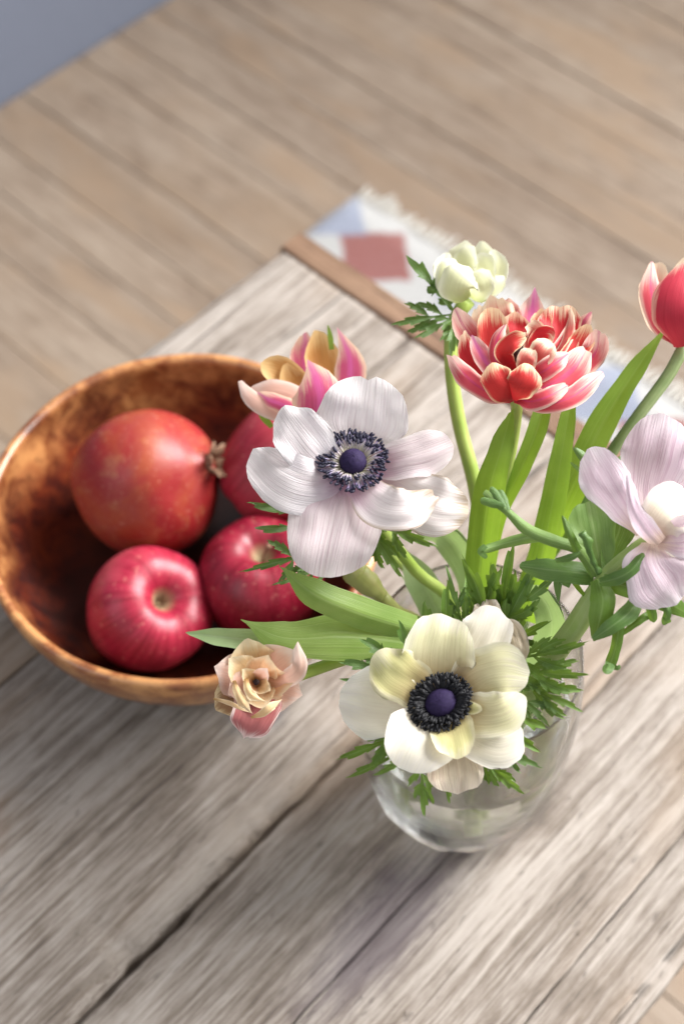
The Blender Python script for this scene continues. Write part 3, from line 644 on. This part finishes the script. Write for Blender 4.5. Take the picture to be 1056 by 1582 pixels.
for i, (b, t, spd, m_, kw) in enumerate([
        ((600, 1030, 16), (533, 1028, 12), 12, DARK, {'lobes': 2, 'sub': False, 'wid': .15, 'x0': .35}), ((610, 1020, 16), (566, 985, 12), 9, DARK, {'lobes': 1, 'sub': False, 'wid': .2}),
        ((640, 1030, 16), (620, 966, 10), 7, DARK, {'lobes': 1, 'sub': False, 'wid': .17, 'x0': .4}), ((600, 1060, 16), (535, 1045, 12), 6, DARK, {'lobes': 1, 'sub': False, 'wid': .12}),
        ((650, 1120, 14), (532, 1176, 8), 26, GREEN, {'lobes': 3, 'wid': .085, 'x0': .45}), ((650, 1140, 14), (553, 1208, 10), 14, GREEN, {'lobes': 2, 'sub': False, 'wid': .09, 'x0': .5}), ((660, 1150, 14), (590, 1202, 10), 8, GREEN, {'lobes': 1, 'sub': False, 'wid': .12, 'x0': .5}),
        ((650, 1170, 14), (653, 1254, 8), 16, GREEN, {'lobes': 3, 'sub': False, 'wid': .11, 'x0': .4}), ((690, 1190, 14), (688, 1236, 10), 10, GREEN, {'lobes': 2, 'sub': False, 'wid': .13}),
        ((730, 1160, 14), (796, 1228, 10), 18, GREEN, {'lobes': 3, 'wid': .10, 'x0': .3}), ((750, 1140, 14), (822, 1192, 12), 18, DARK, {'lobes': 3, 'sub': False, 'wid': .09}),
        ((760, 1120, 14), (830, 1155, 10), 10, GREEN, {'lobes': 2, 'sub': False, 'wid': .12}), ((770, 1090, 14), (834, 1128, 10), 10, GREEN, {'lobes': 1, 'sub': False, 'wid': .2, 'x0': .5}),
        ((760, 1020, 18), (902, 1012, 6), 26, GREEN, {'lobes': 3, 'wid': .075, 'x0': .45}), ((770, 1030, 18), (900, 1055, 8), 30, GREEN, {'lobes': 3, 'wid': .08, 'x0': .4}),
        ((780, 1050, 18), (895, 1086, 8), 30, GREEN, {'lobes': 3, 'wid': .075, 'x0': .45}), ((780, 1060, 16), (850, 1112, 10), 20, DARK, {'lobes': 3, 'wid': .07}),
        ((720, 990, 30), (692, 876, 22), 14, DARK, {'lobes': 5, 'sub': False, 'wid': .05, 'x0': .3, 'ang': 38}), ((690, 1000, 26), (682, 914, 18), 12, GREEN, {'lobes': 2, 'sub': False, 'wid': .12}),
        ((665, 1000, 24), (648, 930, 16), 9, DARK, {'lobes': 1, 'sub': False, 'wid': .16}), ((720, 985, 26), (714, 902, 20), 16, GREEN, {'lobes': 2, 'wid': .10}),
        ((760, 1000, 34), (740, 854, 16), 24, GREEN, {'lobes': 4, 'sub': False, 'wid': .085, 'x0': .35, 'ang': 32}), ((770, 990, 36), (786, 852, 18), 28, GREEN, {'lobes': 4, 'sub': False, 'wid': .085, 'x0': .3, 'ang': 32}),
        ((770, 1000, 36), (842, 872, 18), 26, DARK, {'lobes': 4, 'wid': .07, 'x0': .4, 'ang': 34}), ((775, 1000, 34), (838, 962, 16), 22, GREEN, {'lobes': 3, 'sub': False, 'wid': .11, 'x0': .4}), ((768, 990, 30), (806, 905, 14), 20, GREEN, {'lobes': 3, 'sub': False, 'wid': .12, 'x0': .35})]):
    dleaf(f, b, t, spd, m_, seed=i + 31, **kw)

# ---------------- blush anemone seen from its side
f = Fl('anemone', 1005, 800, .63, 'blush white anemone in profile above a ruff of curled green leaves', 'flower', None, G_AN, (.02, 0))
f.petal([(1000, 815, 8), (1002, 755, 14), (1014, 700, 16), (1026, 640, 4)], [14, 42, 58, 60], K_MAT, cup=.25, ruf=.16, seed=41, tip=.5, nu=30, nv=20, crease=.05)
f.petal([(988, 826, -4), (962, 788, -8), (932, 742, -8), (906, 694, 4)], [7, 26, 40, 36], K_MAT, cup=-.15, ruf=.14, seed=42, tip=.45, nu=26, nv=16, crease=.03, roll=15)
f.petal([(1016, 842, -12), (994, 818, -22), (976, 784, -22), (968, 734, -12)], [14, 18, 13, 7], K_MAT, fold=-.6, ruf=.12, seed=43, tip=.3, roll=25)
f.petal([(1008, 838, -4), (1018, 810, -10), (1036, 788, -10), (1066, 766, -2)], [12, 34, 44, 38], K_CREAM, cup=.22, ruf=.10, seed=44, tip=.42, nu=26, nv=16, crease=.02)
f.petal([(1005, 838, -2), (1004, 868, -10), (1022, 902, -14), (1044, 934, -12)], [16, 44, 58, 46], K_MAT, cup=-.1, ruf=.10, seed=45, tip=.45, nu=28, nv=18, crease=.05)
f.petal([(1015, 835, -6), (1055, 830, -14), (1095, 820, -12), (1120, 800, -4)], [14, 34, 42, 34], K_MAT, cup=.1, ruf=.10, seed=46, tip=.45)
f.petal([(1015, 820, 4), (1060, 780, 16), (1100, 745, 18), (1120, 710, 10)], [14, 36, 46, 40], K_MAT, cup=.1, ruf=.10, seed=47, tip=.45)
f.stem([(1004, 832, 2), (966, 862, 6), (928, 900, 10), (890, 965, 22), (845, 1030, 50)], [.0030, .0036, .0038, .0052, .0052, .004], STEM2)
def arm(pts, half, m_=GREEN, name='leaf', **k):
    k.setdefault('tip', .22); k.setdefault('nu', 18); k.setdefault('nv', 8); k.setdefault('jag', .08)
    return f.petal(pts, half, m_, name=name, **k)
arm([(922, 890, 6), (893, 850, -2), (857, 836, -4), (815, 819, -2), (783, 790, 0), (746, 758, 4)], [10, 9, 10, 9, 6, 12], STEM3, cup=-.7, ruf=.08, seed=51)
for a, b in (((775, 782, -1), (741, 772, 2)), ((778, 784, -1), (757, 753, 4)), ((783, 788, 0), (770, 756, 6))): arm([a, tuple((x + y) / 2 for x, y in zip(a, b)), b], [5, 7, 6], DARK, seed=a[0], cup=-.4)
arm([(830, 826, -2), (800, 834, 2), (770, 842, 4), (744, 850, 2)], [11, 9, 7, 8], STEM3, cup=-.8, seed=52)
arm([(750, 843, 2), (742, 852, 2), (752, 862, 4)], [4, 5, 4], DARK, seed=58)
arm([(918, 888, 8), (885, 884, 4), (845, 880, 6), (800, 874, 12)], [16, 18, 17, 10], DARK, fold=-.35, ruf=.1, seed=53)
arm([(930, 892, 10), (922, 850, 12), (915, 812, 14), (908, 775, 16)], [8, 26, 36, 34], STEM3, cup=.25, ruf=.14, seed=54, nv=14)
arm([(935, 892, 8), (945, 850, 12), (957, 815, 14), (962, 780, 16)], [7, 18, 24, 20], GREEN, cup=.2, ruf=.08, seed=55)
arm([(893, 852, -4), (880, 826, -8), (868, 796, -6)], [7, 6, 4], GREEN, fold=-.5, seed=56)
tube('leaf', f.root, [f.dp(924, 885, -2), f.dp(912, 858, -6), f.dp(906, 835, -9), f.dp(898, 822, -9)], [.0015, .0013, .0019, .0017], DARK, lump=.6)
arm([(857, 866, 0), (878, 862, -4), (896, 854, -4)], [4, 6, 4], DARK, fold=-.4, seed=57)
arm([(925, 900, -2), (952, 893, -8), (975, 880, -10), (994, 855, -8)], [7, 11, 9, 9], DARK, fold=-.4, ruf=.1, seed=59)
arm([(930, 898, 2), (975, 908, -2), (1015, 922, -2), (1064, 950, 6)], [12, 17, 18, 12], GREEN, fold=-.3, ruf=.14, seed=60)
arm([(945, 905, 6), (985, 894, 8), (1020, 905, 10)], [8, 13, 9], DARK, cup=-.3, seed=66)
arm([(922, 895, 0), (930, 925, -4), (926, 955, -4), (916, 990, 0)], [12, 21, 18, 8], GREEN, fold=-.35, ruf=.06, seed=61)
arm([(990, 915, -2), (972, 945, -8), (945, 967, -10), (914, 988, -6)], [10, 14, 12, 7], DARK, fold=-.4, ruf=.1, seed=62)
arm([(955, 950, -4), (954, 980, -2), (948, 1008, 2), (938, 1036, 4)], [9, 9, 8, 10], GREEN, cup=-.6, ruf=.1, seed=63)
arm([(942, 1024, 2), (938, 1034, -2), (930, 1030, -4)], [8, 8, 5], DARK, seed=64); arm([(942, 1028, 2), (952, 1032, 0), (957, 1028, 0)], [4, 4, 3], DARK, seed=65)
arm([(996, 918, -2), (1004, 938, -6), (1009, 962, -2)], [7, 8, 7], GREEN, fold=-.5, seed=67)
arm([(1004, 948, -2), (985, 960, -4), (960, 980, 0)], [6, 6, 4], GREEN, fold=-.4, seed=68)
arm([(1022, 925, 0), (1030, 945, -2), (1024, 966, 2)], [6, 6, 6], DARK, fold=-.4, seed=69); arm([(1026, 952, 0), (1034, 962, 0)], [5, 4], GREEN, seed=70)
arm([(880, 905, 10), (862, 898, 10), (862, 930, 12)], [4, 7, 3], DARK, seed=71); arm([(878, 890, 10), (890, 905, 10), (903, 922, 12)], [3, 4, 3], BRIGHT, seed=72)
arm([(930, 740, 20), (905, 712, 18), (886, 692, 18)], [8, 8, 5], DARK, cup=-.5, seed=73); arm([(905, 735, 20), (892, 724, 20), (880, 714, 20)], [3, 3, 2], GREEN, seed=74)
arm([(940, 720, 22), (928, 702, 22), (922, 692, 22)], [7, 8, 6], DARK, cup=-.5, seed=75)

# ---------------- red double tulip
G_TU = 'tulips in the vase'
def X3(x, y, mm=0): return (600 + x / 2.933, 340 + y / 2.933, mm)
f = Fl('tulip', 813, 560, .668, 'fully open double red tulip with cream edged petals on an upright stem', 'flower', None, G_TU, (.006, .012))
def tp(pts, half, m_, **k):
    k.setdefault('tip', .34); k.setdefault('ruf', .15); k.setdefault('jag', .10); k.setdefault('nu', 22); k.setdefault('nv', 12)
    h = [x / 2.933 * (1.22 if q < len(half) - 1 else 1.45) for q, x in enumerate(half)] if isinstance(half, (list, tuple)) else half / 2.933
    return f.petal([X3(*p) for p in pts], h, m_, **k)
# back rows first
tp([(600, 640, 18), (520, 480, 26), (485, 400, 28), (478, 345, 26)], [30, 62, 66, 46], T_CREAM, cup=.2, seed=81)
tp([(610, 620, 22), (560, 470, 28), (540, 400, 30), (532, 358, 28)], [30, 46, 48, 30], T_OUT, cup=.2, seed=82)
tp([(630, 620, 20), (645, 470, 28), (655, 380, 30), (662, 302, 26)], [36, 72, 74, 26], T_MAG, cup=.25, tpow=.75, tip=.5, seed=83)
tp([(640, 620, 14), (572, 540, 18), (570, 470, 22), (572, 418, 22)], [34, 58, 56, 40], T_IN, cup=.25, seed=84)
tp([(660, 600, 14), (685, 510, 18), (690, 460, 22), (692, 404, 22)], [26, 42, 42, 30], T_ORG, cup=.25, seed=85)
tp([(700, 640, 10), (758, 560, 14), (772, 470, 20), (775, 385, 22)], [40, 78, 80, 66], T_IN, cup=.30, seed=86, jag=.09, nv=16)
tp([(720, 640, 10), (830, 540, 18), (880, 470, 20), (915, 420, 16)], [30, 46, 52, 34], T_OUT, cup=.2, seed=87, tpow=.7)
tp([(730, 660, 6), (790, 570, 10), (818, 490, 16), (825, 400, 20)], [16, 22, 22, 14], T_CREAM, cup=-.3, seed=88, roll=30)
tp([(740, 680, 4), (830, 610, 10), (875, 545, 12), (905, 475, 10)], [26, 46, 46, 30], T_ORG, cup=.25, seed=89)
tp([(760, 720, 6), (860, 670, 12), (930, 600, 12), (950, 500, 10)], [30, 46, 50, 44], T_OUT, cup=.3, seed=90)
# left
tp([(560, 740, 6), (440, 600, 14), (350, 500, 14), (300, 400, 12)], [30, 44, 48, 34], T_OUT, cup=.25, seed=91)
tp([(560, 720, 4), (470, 600, 12), (425, 500, 14), (408, 388, 12)], [30, 46, 46, 34], T_CREAM, cup=.3, seed=92)
tp([(560, 700, 2), (495, 590, 8), (470, 500, 10), (462, 396, 10)], [28, 56, 58, 50], T_ORG, cup=.3, seed=93)
tp([(560, 770, 0), (440, 700, 4), (370, 610, 6), (340, 505, 6)], [30, 52, 46, 24], T_IN, cup=.2, seed=94)
tp([(560, 760, -2), (470, 680, 0), (415, 600, 2), (380, 530, 4)], [24, 34, 34, 22], T_MAG, cup=.3, seed=95)
tp([(520, 690, -4), (478, 620, -2), (490, 540, 0), (528, 472, 2)], [16, 28, 28, 16], T_OUT, cup=-.4, seed=96, roll=20)
# right front
tp([(600, 790, -6), (720, 750, -6), (830, 680, -2), (895, 580, 4)], [30, 56, 62, 46], T_OUT, cup=.25, seed=97, tip=.4)
tp([(570, 800, -6), (700, 835, -14), (830, 800, -14), (966, 690, -4)], [24, 34, 42, 30], T_OUT, cup=-.25, seed=98, tip=.3)
tp([(575, 800, -8), (640, 822, -16), (720, 800, -18), (812, 748, -14)], [18, 34, 36, 22], T_OUT, cup=-.3, seed=99, tip=.3)
tp([(560, 805, -6), (460, 785, -16), (350, 710, -16), (274, 612, -4)], [22, 36, 40, 24], T_OUT, cup=-.25, seed=100, tip=.3)
# inner curls
tp([(540, 650, -4), (520, 600, -8), (560, 550, -10), (622, 530, -8)], [20, 36, 36, 24], T_ORG, cup=.3, seed=101)
tp([(620, 640, 0), (650, 540, 0), (660, 500, -2), (625, 478, -6)], [18, 28, 40, 30], T_CREAM, cup=.3, seed=102)
tp([(640, 640, -2), (680, 560, -4), (720, 520, -6), (745, 545, -8)], [16, 40, 44, 20], T_IN, cup=.4, seed=103)
tp([(620, 700, -6), (660, 640, -12), (700, 590, -14), (735, 548, -12)], [20, 42, 50, 38], T_CREAM, cup=.25, seed=104)
tp([(620, 720, -8), (690, 690, -14), (750, 650, -14), (812, 606, -10)], [22, 40, 40, 22], T_OUT, cup=.2, seed=105)
tp([(600, 700, -8), (620, 660, -14), (630, 620, -16), (648, 578, -14)], [20, 36, 38, 24], T_CREAM, cup=.2, seed=106)
# folded front petal with two lobes
tp([(575, 808, -14), (520, 770, -22), (485, 705, -24), (468, 645, -20)], [22, 58, 62, 44], T_ORG, cup=-.25, seed=107, tip=.45)
tp([(555, 808, -15), (590, 765, -24), (622, 705, -26), (632, 655, -22)], [20, 58, 66, 54], T_ORG, cup=-.2, seed=108, tip=.45)
tp([(600, 800, -8), (650, 790, -14), (695, 762, -14)], [10, 14, 6], T_OUT, seed=109)
n = NT('tulip_heart'); HEART = n.out(n.prin(col=(.03, .012, .012), rough=.6))
o = lathe('heart', smooth_prof([(.0001, -.006), (.006, -.004), (.007, 0), (.0045, .004), (.0001, .006)], 16), HEART, f.root, 20); o.location = f.dp(*X3(600, 600, 12)) - f.root.location
f.stem([(796, 612, 6), (797, 640, 12), (788, 700, 22), (768, 800, 40), (750, 900, 70)], [.0030, .0027, .0027, .0028, .003, .003], STEM)
f.petal([(735, 960, 60), (742, 860, 32), (755, 760, 12), (774, 692, 4), (790, 634, 6)], [14, 23, 24, 18, 7], BRIGHT, name='leaf', fold=.25, ruf=.05, seed=110, tip=.12, nu=30)
f.petal([(748, 900, 60), (770, 800, 36), (806, 720, 24), (832, 655, 22), (846, 590, 26)], [12, 11, 14, 15, 10], BRIGHT, name='leaf', fold=.4, seed=111, tip=.2, nu=26)
f.petal([(815, 960, 70), (836, 860, 44), (858, 750, 30), (873, 665, 26), (886, 590, 28)], [18, 21, 19, 14, 7], BRIGHT, name='leaf', fold=.2, ruf=.04, seed=112, tip=.2, nu=28)

# ---------------- closed red tulip
f = Fl('tulip', 1055, 470, .71, 'cup shaped rose red tulip with cream petal tips, beside a long bare stem', 'flower', None, G_TU, (.02, .02))
f.petal([(1056, 535, 10), (1075, 490, 22), (1080, 450, 22), (1078, 408, 18)], [10, 32, 34, 22], T_OUT, cup=.3, seed=120)
f.petal([(1052, 532, 6), (1022, 492, 14), (1012, 450, 16), (1019, 404, 14)], [10, 24, 27, 18], T_CREAM, cup=.4, seed=121)
f.petal([(1050, 532, 0), (1018, 496, 2), (1005, 450, 4), (1006, 404, 8)], [8, 18, 18, 10], T_OUT, cup=-.2, seed=122, roll=-20)
RO = petal_mat('tulip_rose_outside', (.46, .03, .045), (.50, .032, .06), (.84, .46, .36), base_end=.4, e0=.78, t0=.82, trans=.28, streak=.3)
f.petal([(1054, 536, -8), (1046, 492, -20), (1050, 450, -20), (1060, 404, -10)], [14, 40, 40, 22], RO, cup=-.3, seed=123, nv=16)
f.petal([(1058, 535, -4), (1092, 490, -10), (1102, 450, -10), (1100, 410, -4)], [12, 30, 32, 18], RO, cup=-.3, seed=124)
f.petal([(1054, 534, 4), (1040, 480, 16), (1052, 440, 18), (1062, 396, 16)], [10, 26, 26, 18], T_CREAM, cup=.4, seed=125)
f.stem([(1056, 534, 2), (1030, 582, 4), (985, 642, 6), (935, 712, 14), (880, 800, 34), (830, 900, 70)], [.0032, .0032, .0031, .003, .003, .003, .003], STEMG)
f.petal([(805, 930, 50), (842, 838, 20), (882, 755, 0), (925, 662, -8), (975, 580, -8), (1028, 506, -4)], [16, 19, 23, 22, 15, 3], BRIGHT, name='leaf', fold=.25, ruf=.04, seed=126, tip=.08, nu=34)
f.petal([(830, 880, 40), (880, 805, 20), (935, 740, 16), (988, 690, 22)], [12, 14, 14, 8], DARK, name='leaf', fold=.3, seed=127, tip=.2)

# ---------------- pale bud at the back
f = Fl('anemone_bud', 727, 418, .725, 'half open pale green and white anemone bud on a thick arching stem', 'flower', None, None, (-.004, .02))
for i, (pts, h, kw) in enumerate([([(718, 462, 8), (712, 430, 20), (716, 395, 20), (722, 372, 14)], [12, 26, 28, 18], {}), ([(728, 462, 8), (742, 430, 20), (745, 395, 18), (744, 372, 12)], [12, 24, 26, 16], {}),
        ([(712, 462, 0), (694, 440, 0), (686, 415, 2), (692, 390, 4)], [12, 18, 18, 12], {}), ([(735, 460, 0), (758, 440, 0), (766, 410, 2), (760, 385, 4)], [12, 18, 20, 12], {}),
        ([(730, 458, 0), (752, 448, -4), (768, 438, -4), (776, 426, -2)], [8, 14, 14, 8], {}), ([(718, 455, 0), (716, 420, 2), (722, 395, 0), (732, 380, -6)], [8, 20, 20, 12], {}),
        ([(735, 450, -4), (748, 425, -4), (748, 405, -6), (738, 392, -8)], [8, 16, 18, 12], {}), ([(716, 466, -8), (708, 448, -22), (716, 428, -24), (728, 416, -18)], [14, 30, 34, 26], {}),
        ([(735, 466, -6), (742, 446, -18), (738, 430, -20), (728, 424, -18)], [12, 22, 24, 16], {}), ([(700, 462, -6), (690, 438, -14), (694, 415, -14), (704, 402, -8)], [10, 18, 20, 14], {})]):
    f.petal(pts, h, B_MAT, cup=.35 if i < 7 else -.35, ruf=.14, seed=140 + i, tip=.45, **kw)
f.stem([(722, 464, 0), (700, 500, 6), (696, 560, 10), (708, 650, 14), (733, 750, 18), (742, 830, 30), (735, 930, 60)], [.0040, .0034, .0034, .0036, .0038, .0038, .0038, .0034], STEM)
for i, (b, t, spd, kw) in enumerate([((700, 482, -4), (642, 398, -8), 9, {'lobes': 1, 'sub': False, 'wid': .16, 'x0': .5}), ((700, 486, -6), (608, 494, -8), 24, {'lobes': 3, 'wid': .085, 'x0': .3}),
        ((702, 486, -8), (648, 528, -10), 14, {'lobes': 2, 'sub': False, 'wid': .11}), ((702, 486, -10), (690, 548, -14), 14, {'lobes': 3, 'sub': False, 'wid': .12}), ((700, 480, 4), (668, 438, 0), 10, {'lobes': 1, 'sub': False, 'wid': .18}), ((706, 484, -10), (716, 530, -12), 10, {'lobes': 2, 'sub': False, 'wid': .14})]):
    dleaf(f, b, t, spd, DARK, seed=i + 150, **kw)

# ---------------- pink tulip behind the white anemone
f = Fl('tulip', 480, 590, .725, 'half open pink and gold tulip hanging over the bowl behind the white anemone', 'flower', None, G_TU, (-.02, .015))
f.petal([(495, 650, 12), (478, 580, 26), (472, 545, 28), (470, 514, 24)], [12, 26, 26, 16], N_PINK, cup=.3, seed=160)
f.petal([(500, 640, 8), (500, 575, 20), (496, 545, 22), (490, 510, 20)], [12, 27, 28, 20], N_GOLD, cup=.3, seed=161)
f.petal([(495, 660, 4), (534, 606, 10), (540, 556, 12), (520, 504, 14)], [12, 24, 25, 14], N_PINK, cup=-.2, seed=162, tpow=.7)
f.petal([(490, 640, 6), (455, 590, 12), (428, 572, 12), (402, 566, 8)], [12, 22, 26, 24], N_GOLD, cup=.3, seed=163)
f.petal([(485, 645, 0), (448, 615, -2), (415, 608, -2), (386, 602, 2)], [12, 22, 24, 16], E_PINK, cup=-.2, seed=164)
f.petal([(485, 650, -2), (442, 628, -8), (418, 618, -8), (398, 606, -4)], [10, 14, 14, 8], N_PINK, cup=-.3, seed=165)
f.petal([(470, 655, -2), (410, 632, -6), (385, 612, -4), (370, 588, 0)], [8, 13, 13, 8], E_PINK, cup=-.3, seed=166)
f.petal([(490, 678, -6), (494, 630, -18), (490, 590, -20), (474, 554, -14)], [16, 42, 44, 24], N_PINK, cup=-.3, seed=167, tip=.5, tpow=.6, nv=16)
f.petal([(480, 660, 8), (470, 610, 12), (450, 585, 12), (440, 562, 10)], [10, 22, 22, 16], N_GOLD, cup=.3, seed=168)
f.stem([(490, 672, 4), (530, 740, 30), (600, 850, 60), (680, 950, 90)], [.003, .003, .003, .003, .003], STEM)
f.petal([(540, 690, 10), (532, 640, 12), (545, 590, 12), (552, 560, 14)], [6, 8, 8, 3], BRIGHT, name='leaf', seed=169); f.petal([(512, 540, 18), (510, 520, 18), (506, 502, 18)], [4, 4, 2], BRIGHT, name='leaf', seed=170)
f.petal([(420, 660, 4), (408, 645, 2), (398, 630, 2)], [4, 6, 3], BRIGHT, name='leaf', seed=171)
f.petal([(690, 985, 60), (670, 935, 38), (648, 895, 24), (622, 848, 20)], [20, 26, 24, 10], PALE, name='leaf', fold=.3, seed=172, tip=.2)
f.petal([(735, 985, 60), (728, 905, 30), (705, 845, 14), (672, 820, 16), (640, 836, 26)], [14, 19, 26, 24, 8], PALE, name='leaf', fold=.3, roll=[0, 10, 25, 35], seed=173, tip=.2)

# ---------------- peach tulip at the front left
f = Fl('tulip', 398, 1050, .655, 'drooping faded peach tulip nodding over the bowl rim', 'flower', None, G_TU, (-.018, -.012))
def X6(x, y, mm=0): return (320 + (500 + (x - 500) * 1.08) / 6.6, 960 + y / 6.6, mm)
def ep(pts, half, m_, **k):
    k.setdefault('tip', .36); k.setdefault('ruf', .2); k.setdefault('jag', .12); k.setdefault('crease', .03); k.setdefault('seed', pts[-1][0] * .13)
    return f.petal([X6(*p) for p in pts], [x / 6.6 * 1.2 for x in half], m_, **k)
ep([(510, 740, 16), (500, 860, 8), (450, 1020, 2), (376, 1210, 6)], [110, 200, 185, 30], E_ROSE, fold=.35, tpow=.9, tip=.22, nv=16, ruf=.08)
def cup_ring(count, rad, half, tipd, a0, mats, seed, curl, **k):
    for q in range(count):
        a = a0 + 6.2832 * q / count; rr = rad * (1 + .10 * math.sin(q * 2.4 + seed)); c_, s_ = math.cos(a), math.sin(a)
        ep([(500 + 30 * c_, 620 + 30 * s_, tipd + 14), (500 + rr * .5 * c_, 610 + rr * .5 * s_, tipd + 7), (500 + rr * .8 * c_, 600 + rr * .78 * s_, tipd + 2), (500 + rr * c_, 600 + rr * .97 * s_, tipd)],
           [half * .45, half * .9, half, half * .7], mats[q % len(mats)], seed=seed + q, nv=14, **k)
cup_ring(6, 455, 215, 4, .35, [E_PINK, E_PEACH, E_BROWN, E_PINK, E_CREAM, E_PINK], 3, .96, cup=.25, ruf=.08, jag=.05, tpow=.6)
cup_ring(5, 320, 155, -2, .1, [E_PEACH, E_CREAM, E_PINK, E_CREAM, E_PEACH], 20, .86, cup=.35, ruf=.08, jag=.05, tpow=.6)
cup_ring(4, 165, 80, -6, .7, [E_CREAM, E_PEACH, E_CREAM, E_PINK], 40, .7, cup=.4, ruf=.06, jag=.04, tpow=.6)
ep([(560, 600, 8), (760, 600, 0), (900, 470, -8), (880, 240, -8)], [50, 80, 80, 60], E_PINK, cup=-.5, ruf=.12)
ep([(290, 600, 0), (320, 720, -8), (390, 840, -12), (468, 945, -8)], [16, 40, 48, 16], E_CREAM, fold=-.5, tpow=.8)
ep([(400, 580, -2), (420, 690, -10), (480, 770, -12), (600, 820, -8)], [24, 36, 40, 14], E_CREAM, fold=-.5, tpow=.8)
ep([(450, 980, -4), (560, 935, -10), (650, 860, -10), (748, 792, -2)], [12, 34, 40, 14], E_CREAM, cup=-.4, tpow=.8)
ep([(96, 790, 0), (240, 830, -6), (350, 885, -6), (460, 935, -2)], [10, 20, 20, 8], E_CREAM, cup=-.3, tpow=.8)
o = lathe('heart', smooth_prof([(.0001, -.004), (.0035, -.002), (.004, .001), (.0001, .004)], 12), HEART, f.root, 16); o.location = f.dp(*X6(500, 615, 16)) - f.root.location
f.stem([(410, 1062, 16), (470, 1040, 22), (560, 1010, 32), (660, 990, 60)], [.0028, .003, .003, .003, .003], STEM)
f.petal([(690, 1000, 60), (650, 978, 36), (560, 950, 10), (488, 920, 0), (433, 876, -2)], [16, 21, 26, 24, 3], SOFT, name='leaf', fold=-.5, ruf=.03, seed=180, tip=.08, nu=32, roll=10)
f.petal([(690, 1010, 56), (620, 992, 32), (530, 984, 16), (440, 986, 10), (374, 958, 8)], [18, 30, 36, 26, 3], SOFT, name='leaf', cup=-.25, fold=.1, ruf=.05, seed=181, tip=.08, nu=32)
f.petal([(450, 1000, 20), (395, 990, 18), (340, 984, 16), (288, 978, 18)], [14, 17, 14, 3], PALE, name='leaf', fold=.6, seed=182, tip=.08)
f.petal([(790, 1080, 70), (838, 1010, 40), (852, 965, 26), (838, 925, 22), (806, 905, 30)], [18, 22, 24, 22, 8], PALE, name='leaf', fold=.3, roll=[0, 0, 20, 30], seed=183, tip=.2)

# ---------------- olive pod under the white anemone
f = Fl('seed_pod', 570, 895, .72, 'swollen olive green pod on a short stem below the white anemone', 'flower pod', None, None, (-.012, 0))
tube('pod', f.root, [f.dp(534, 868, -4), f.dp(548, 884, 0), f.dp(566, 900, 2), f.dp(590, 922, 6)], [.002, .0065, .0062, .0036], OLIVE, sides=18, lump=.12)
f.stem([(584, 916, 6), (610, 944, 14), (660, 990, 50)], [.0038, .0036, .003, .003], OLIVE)
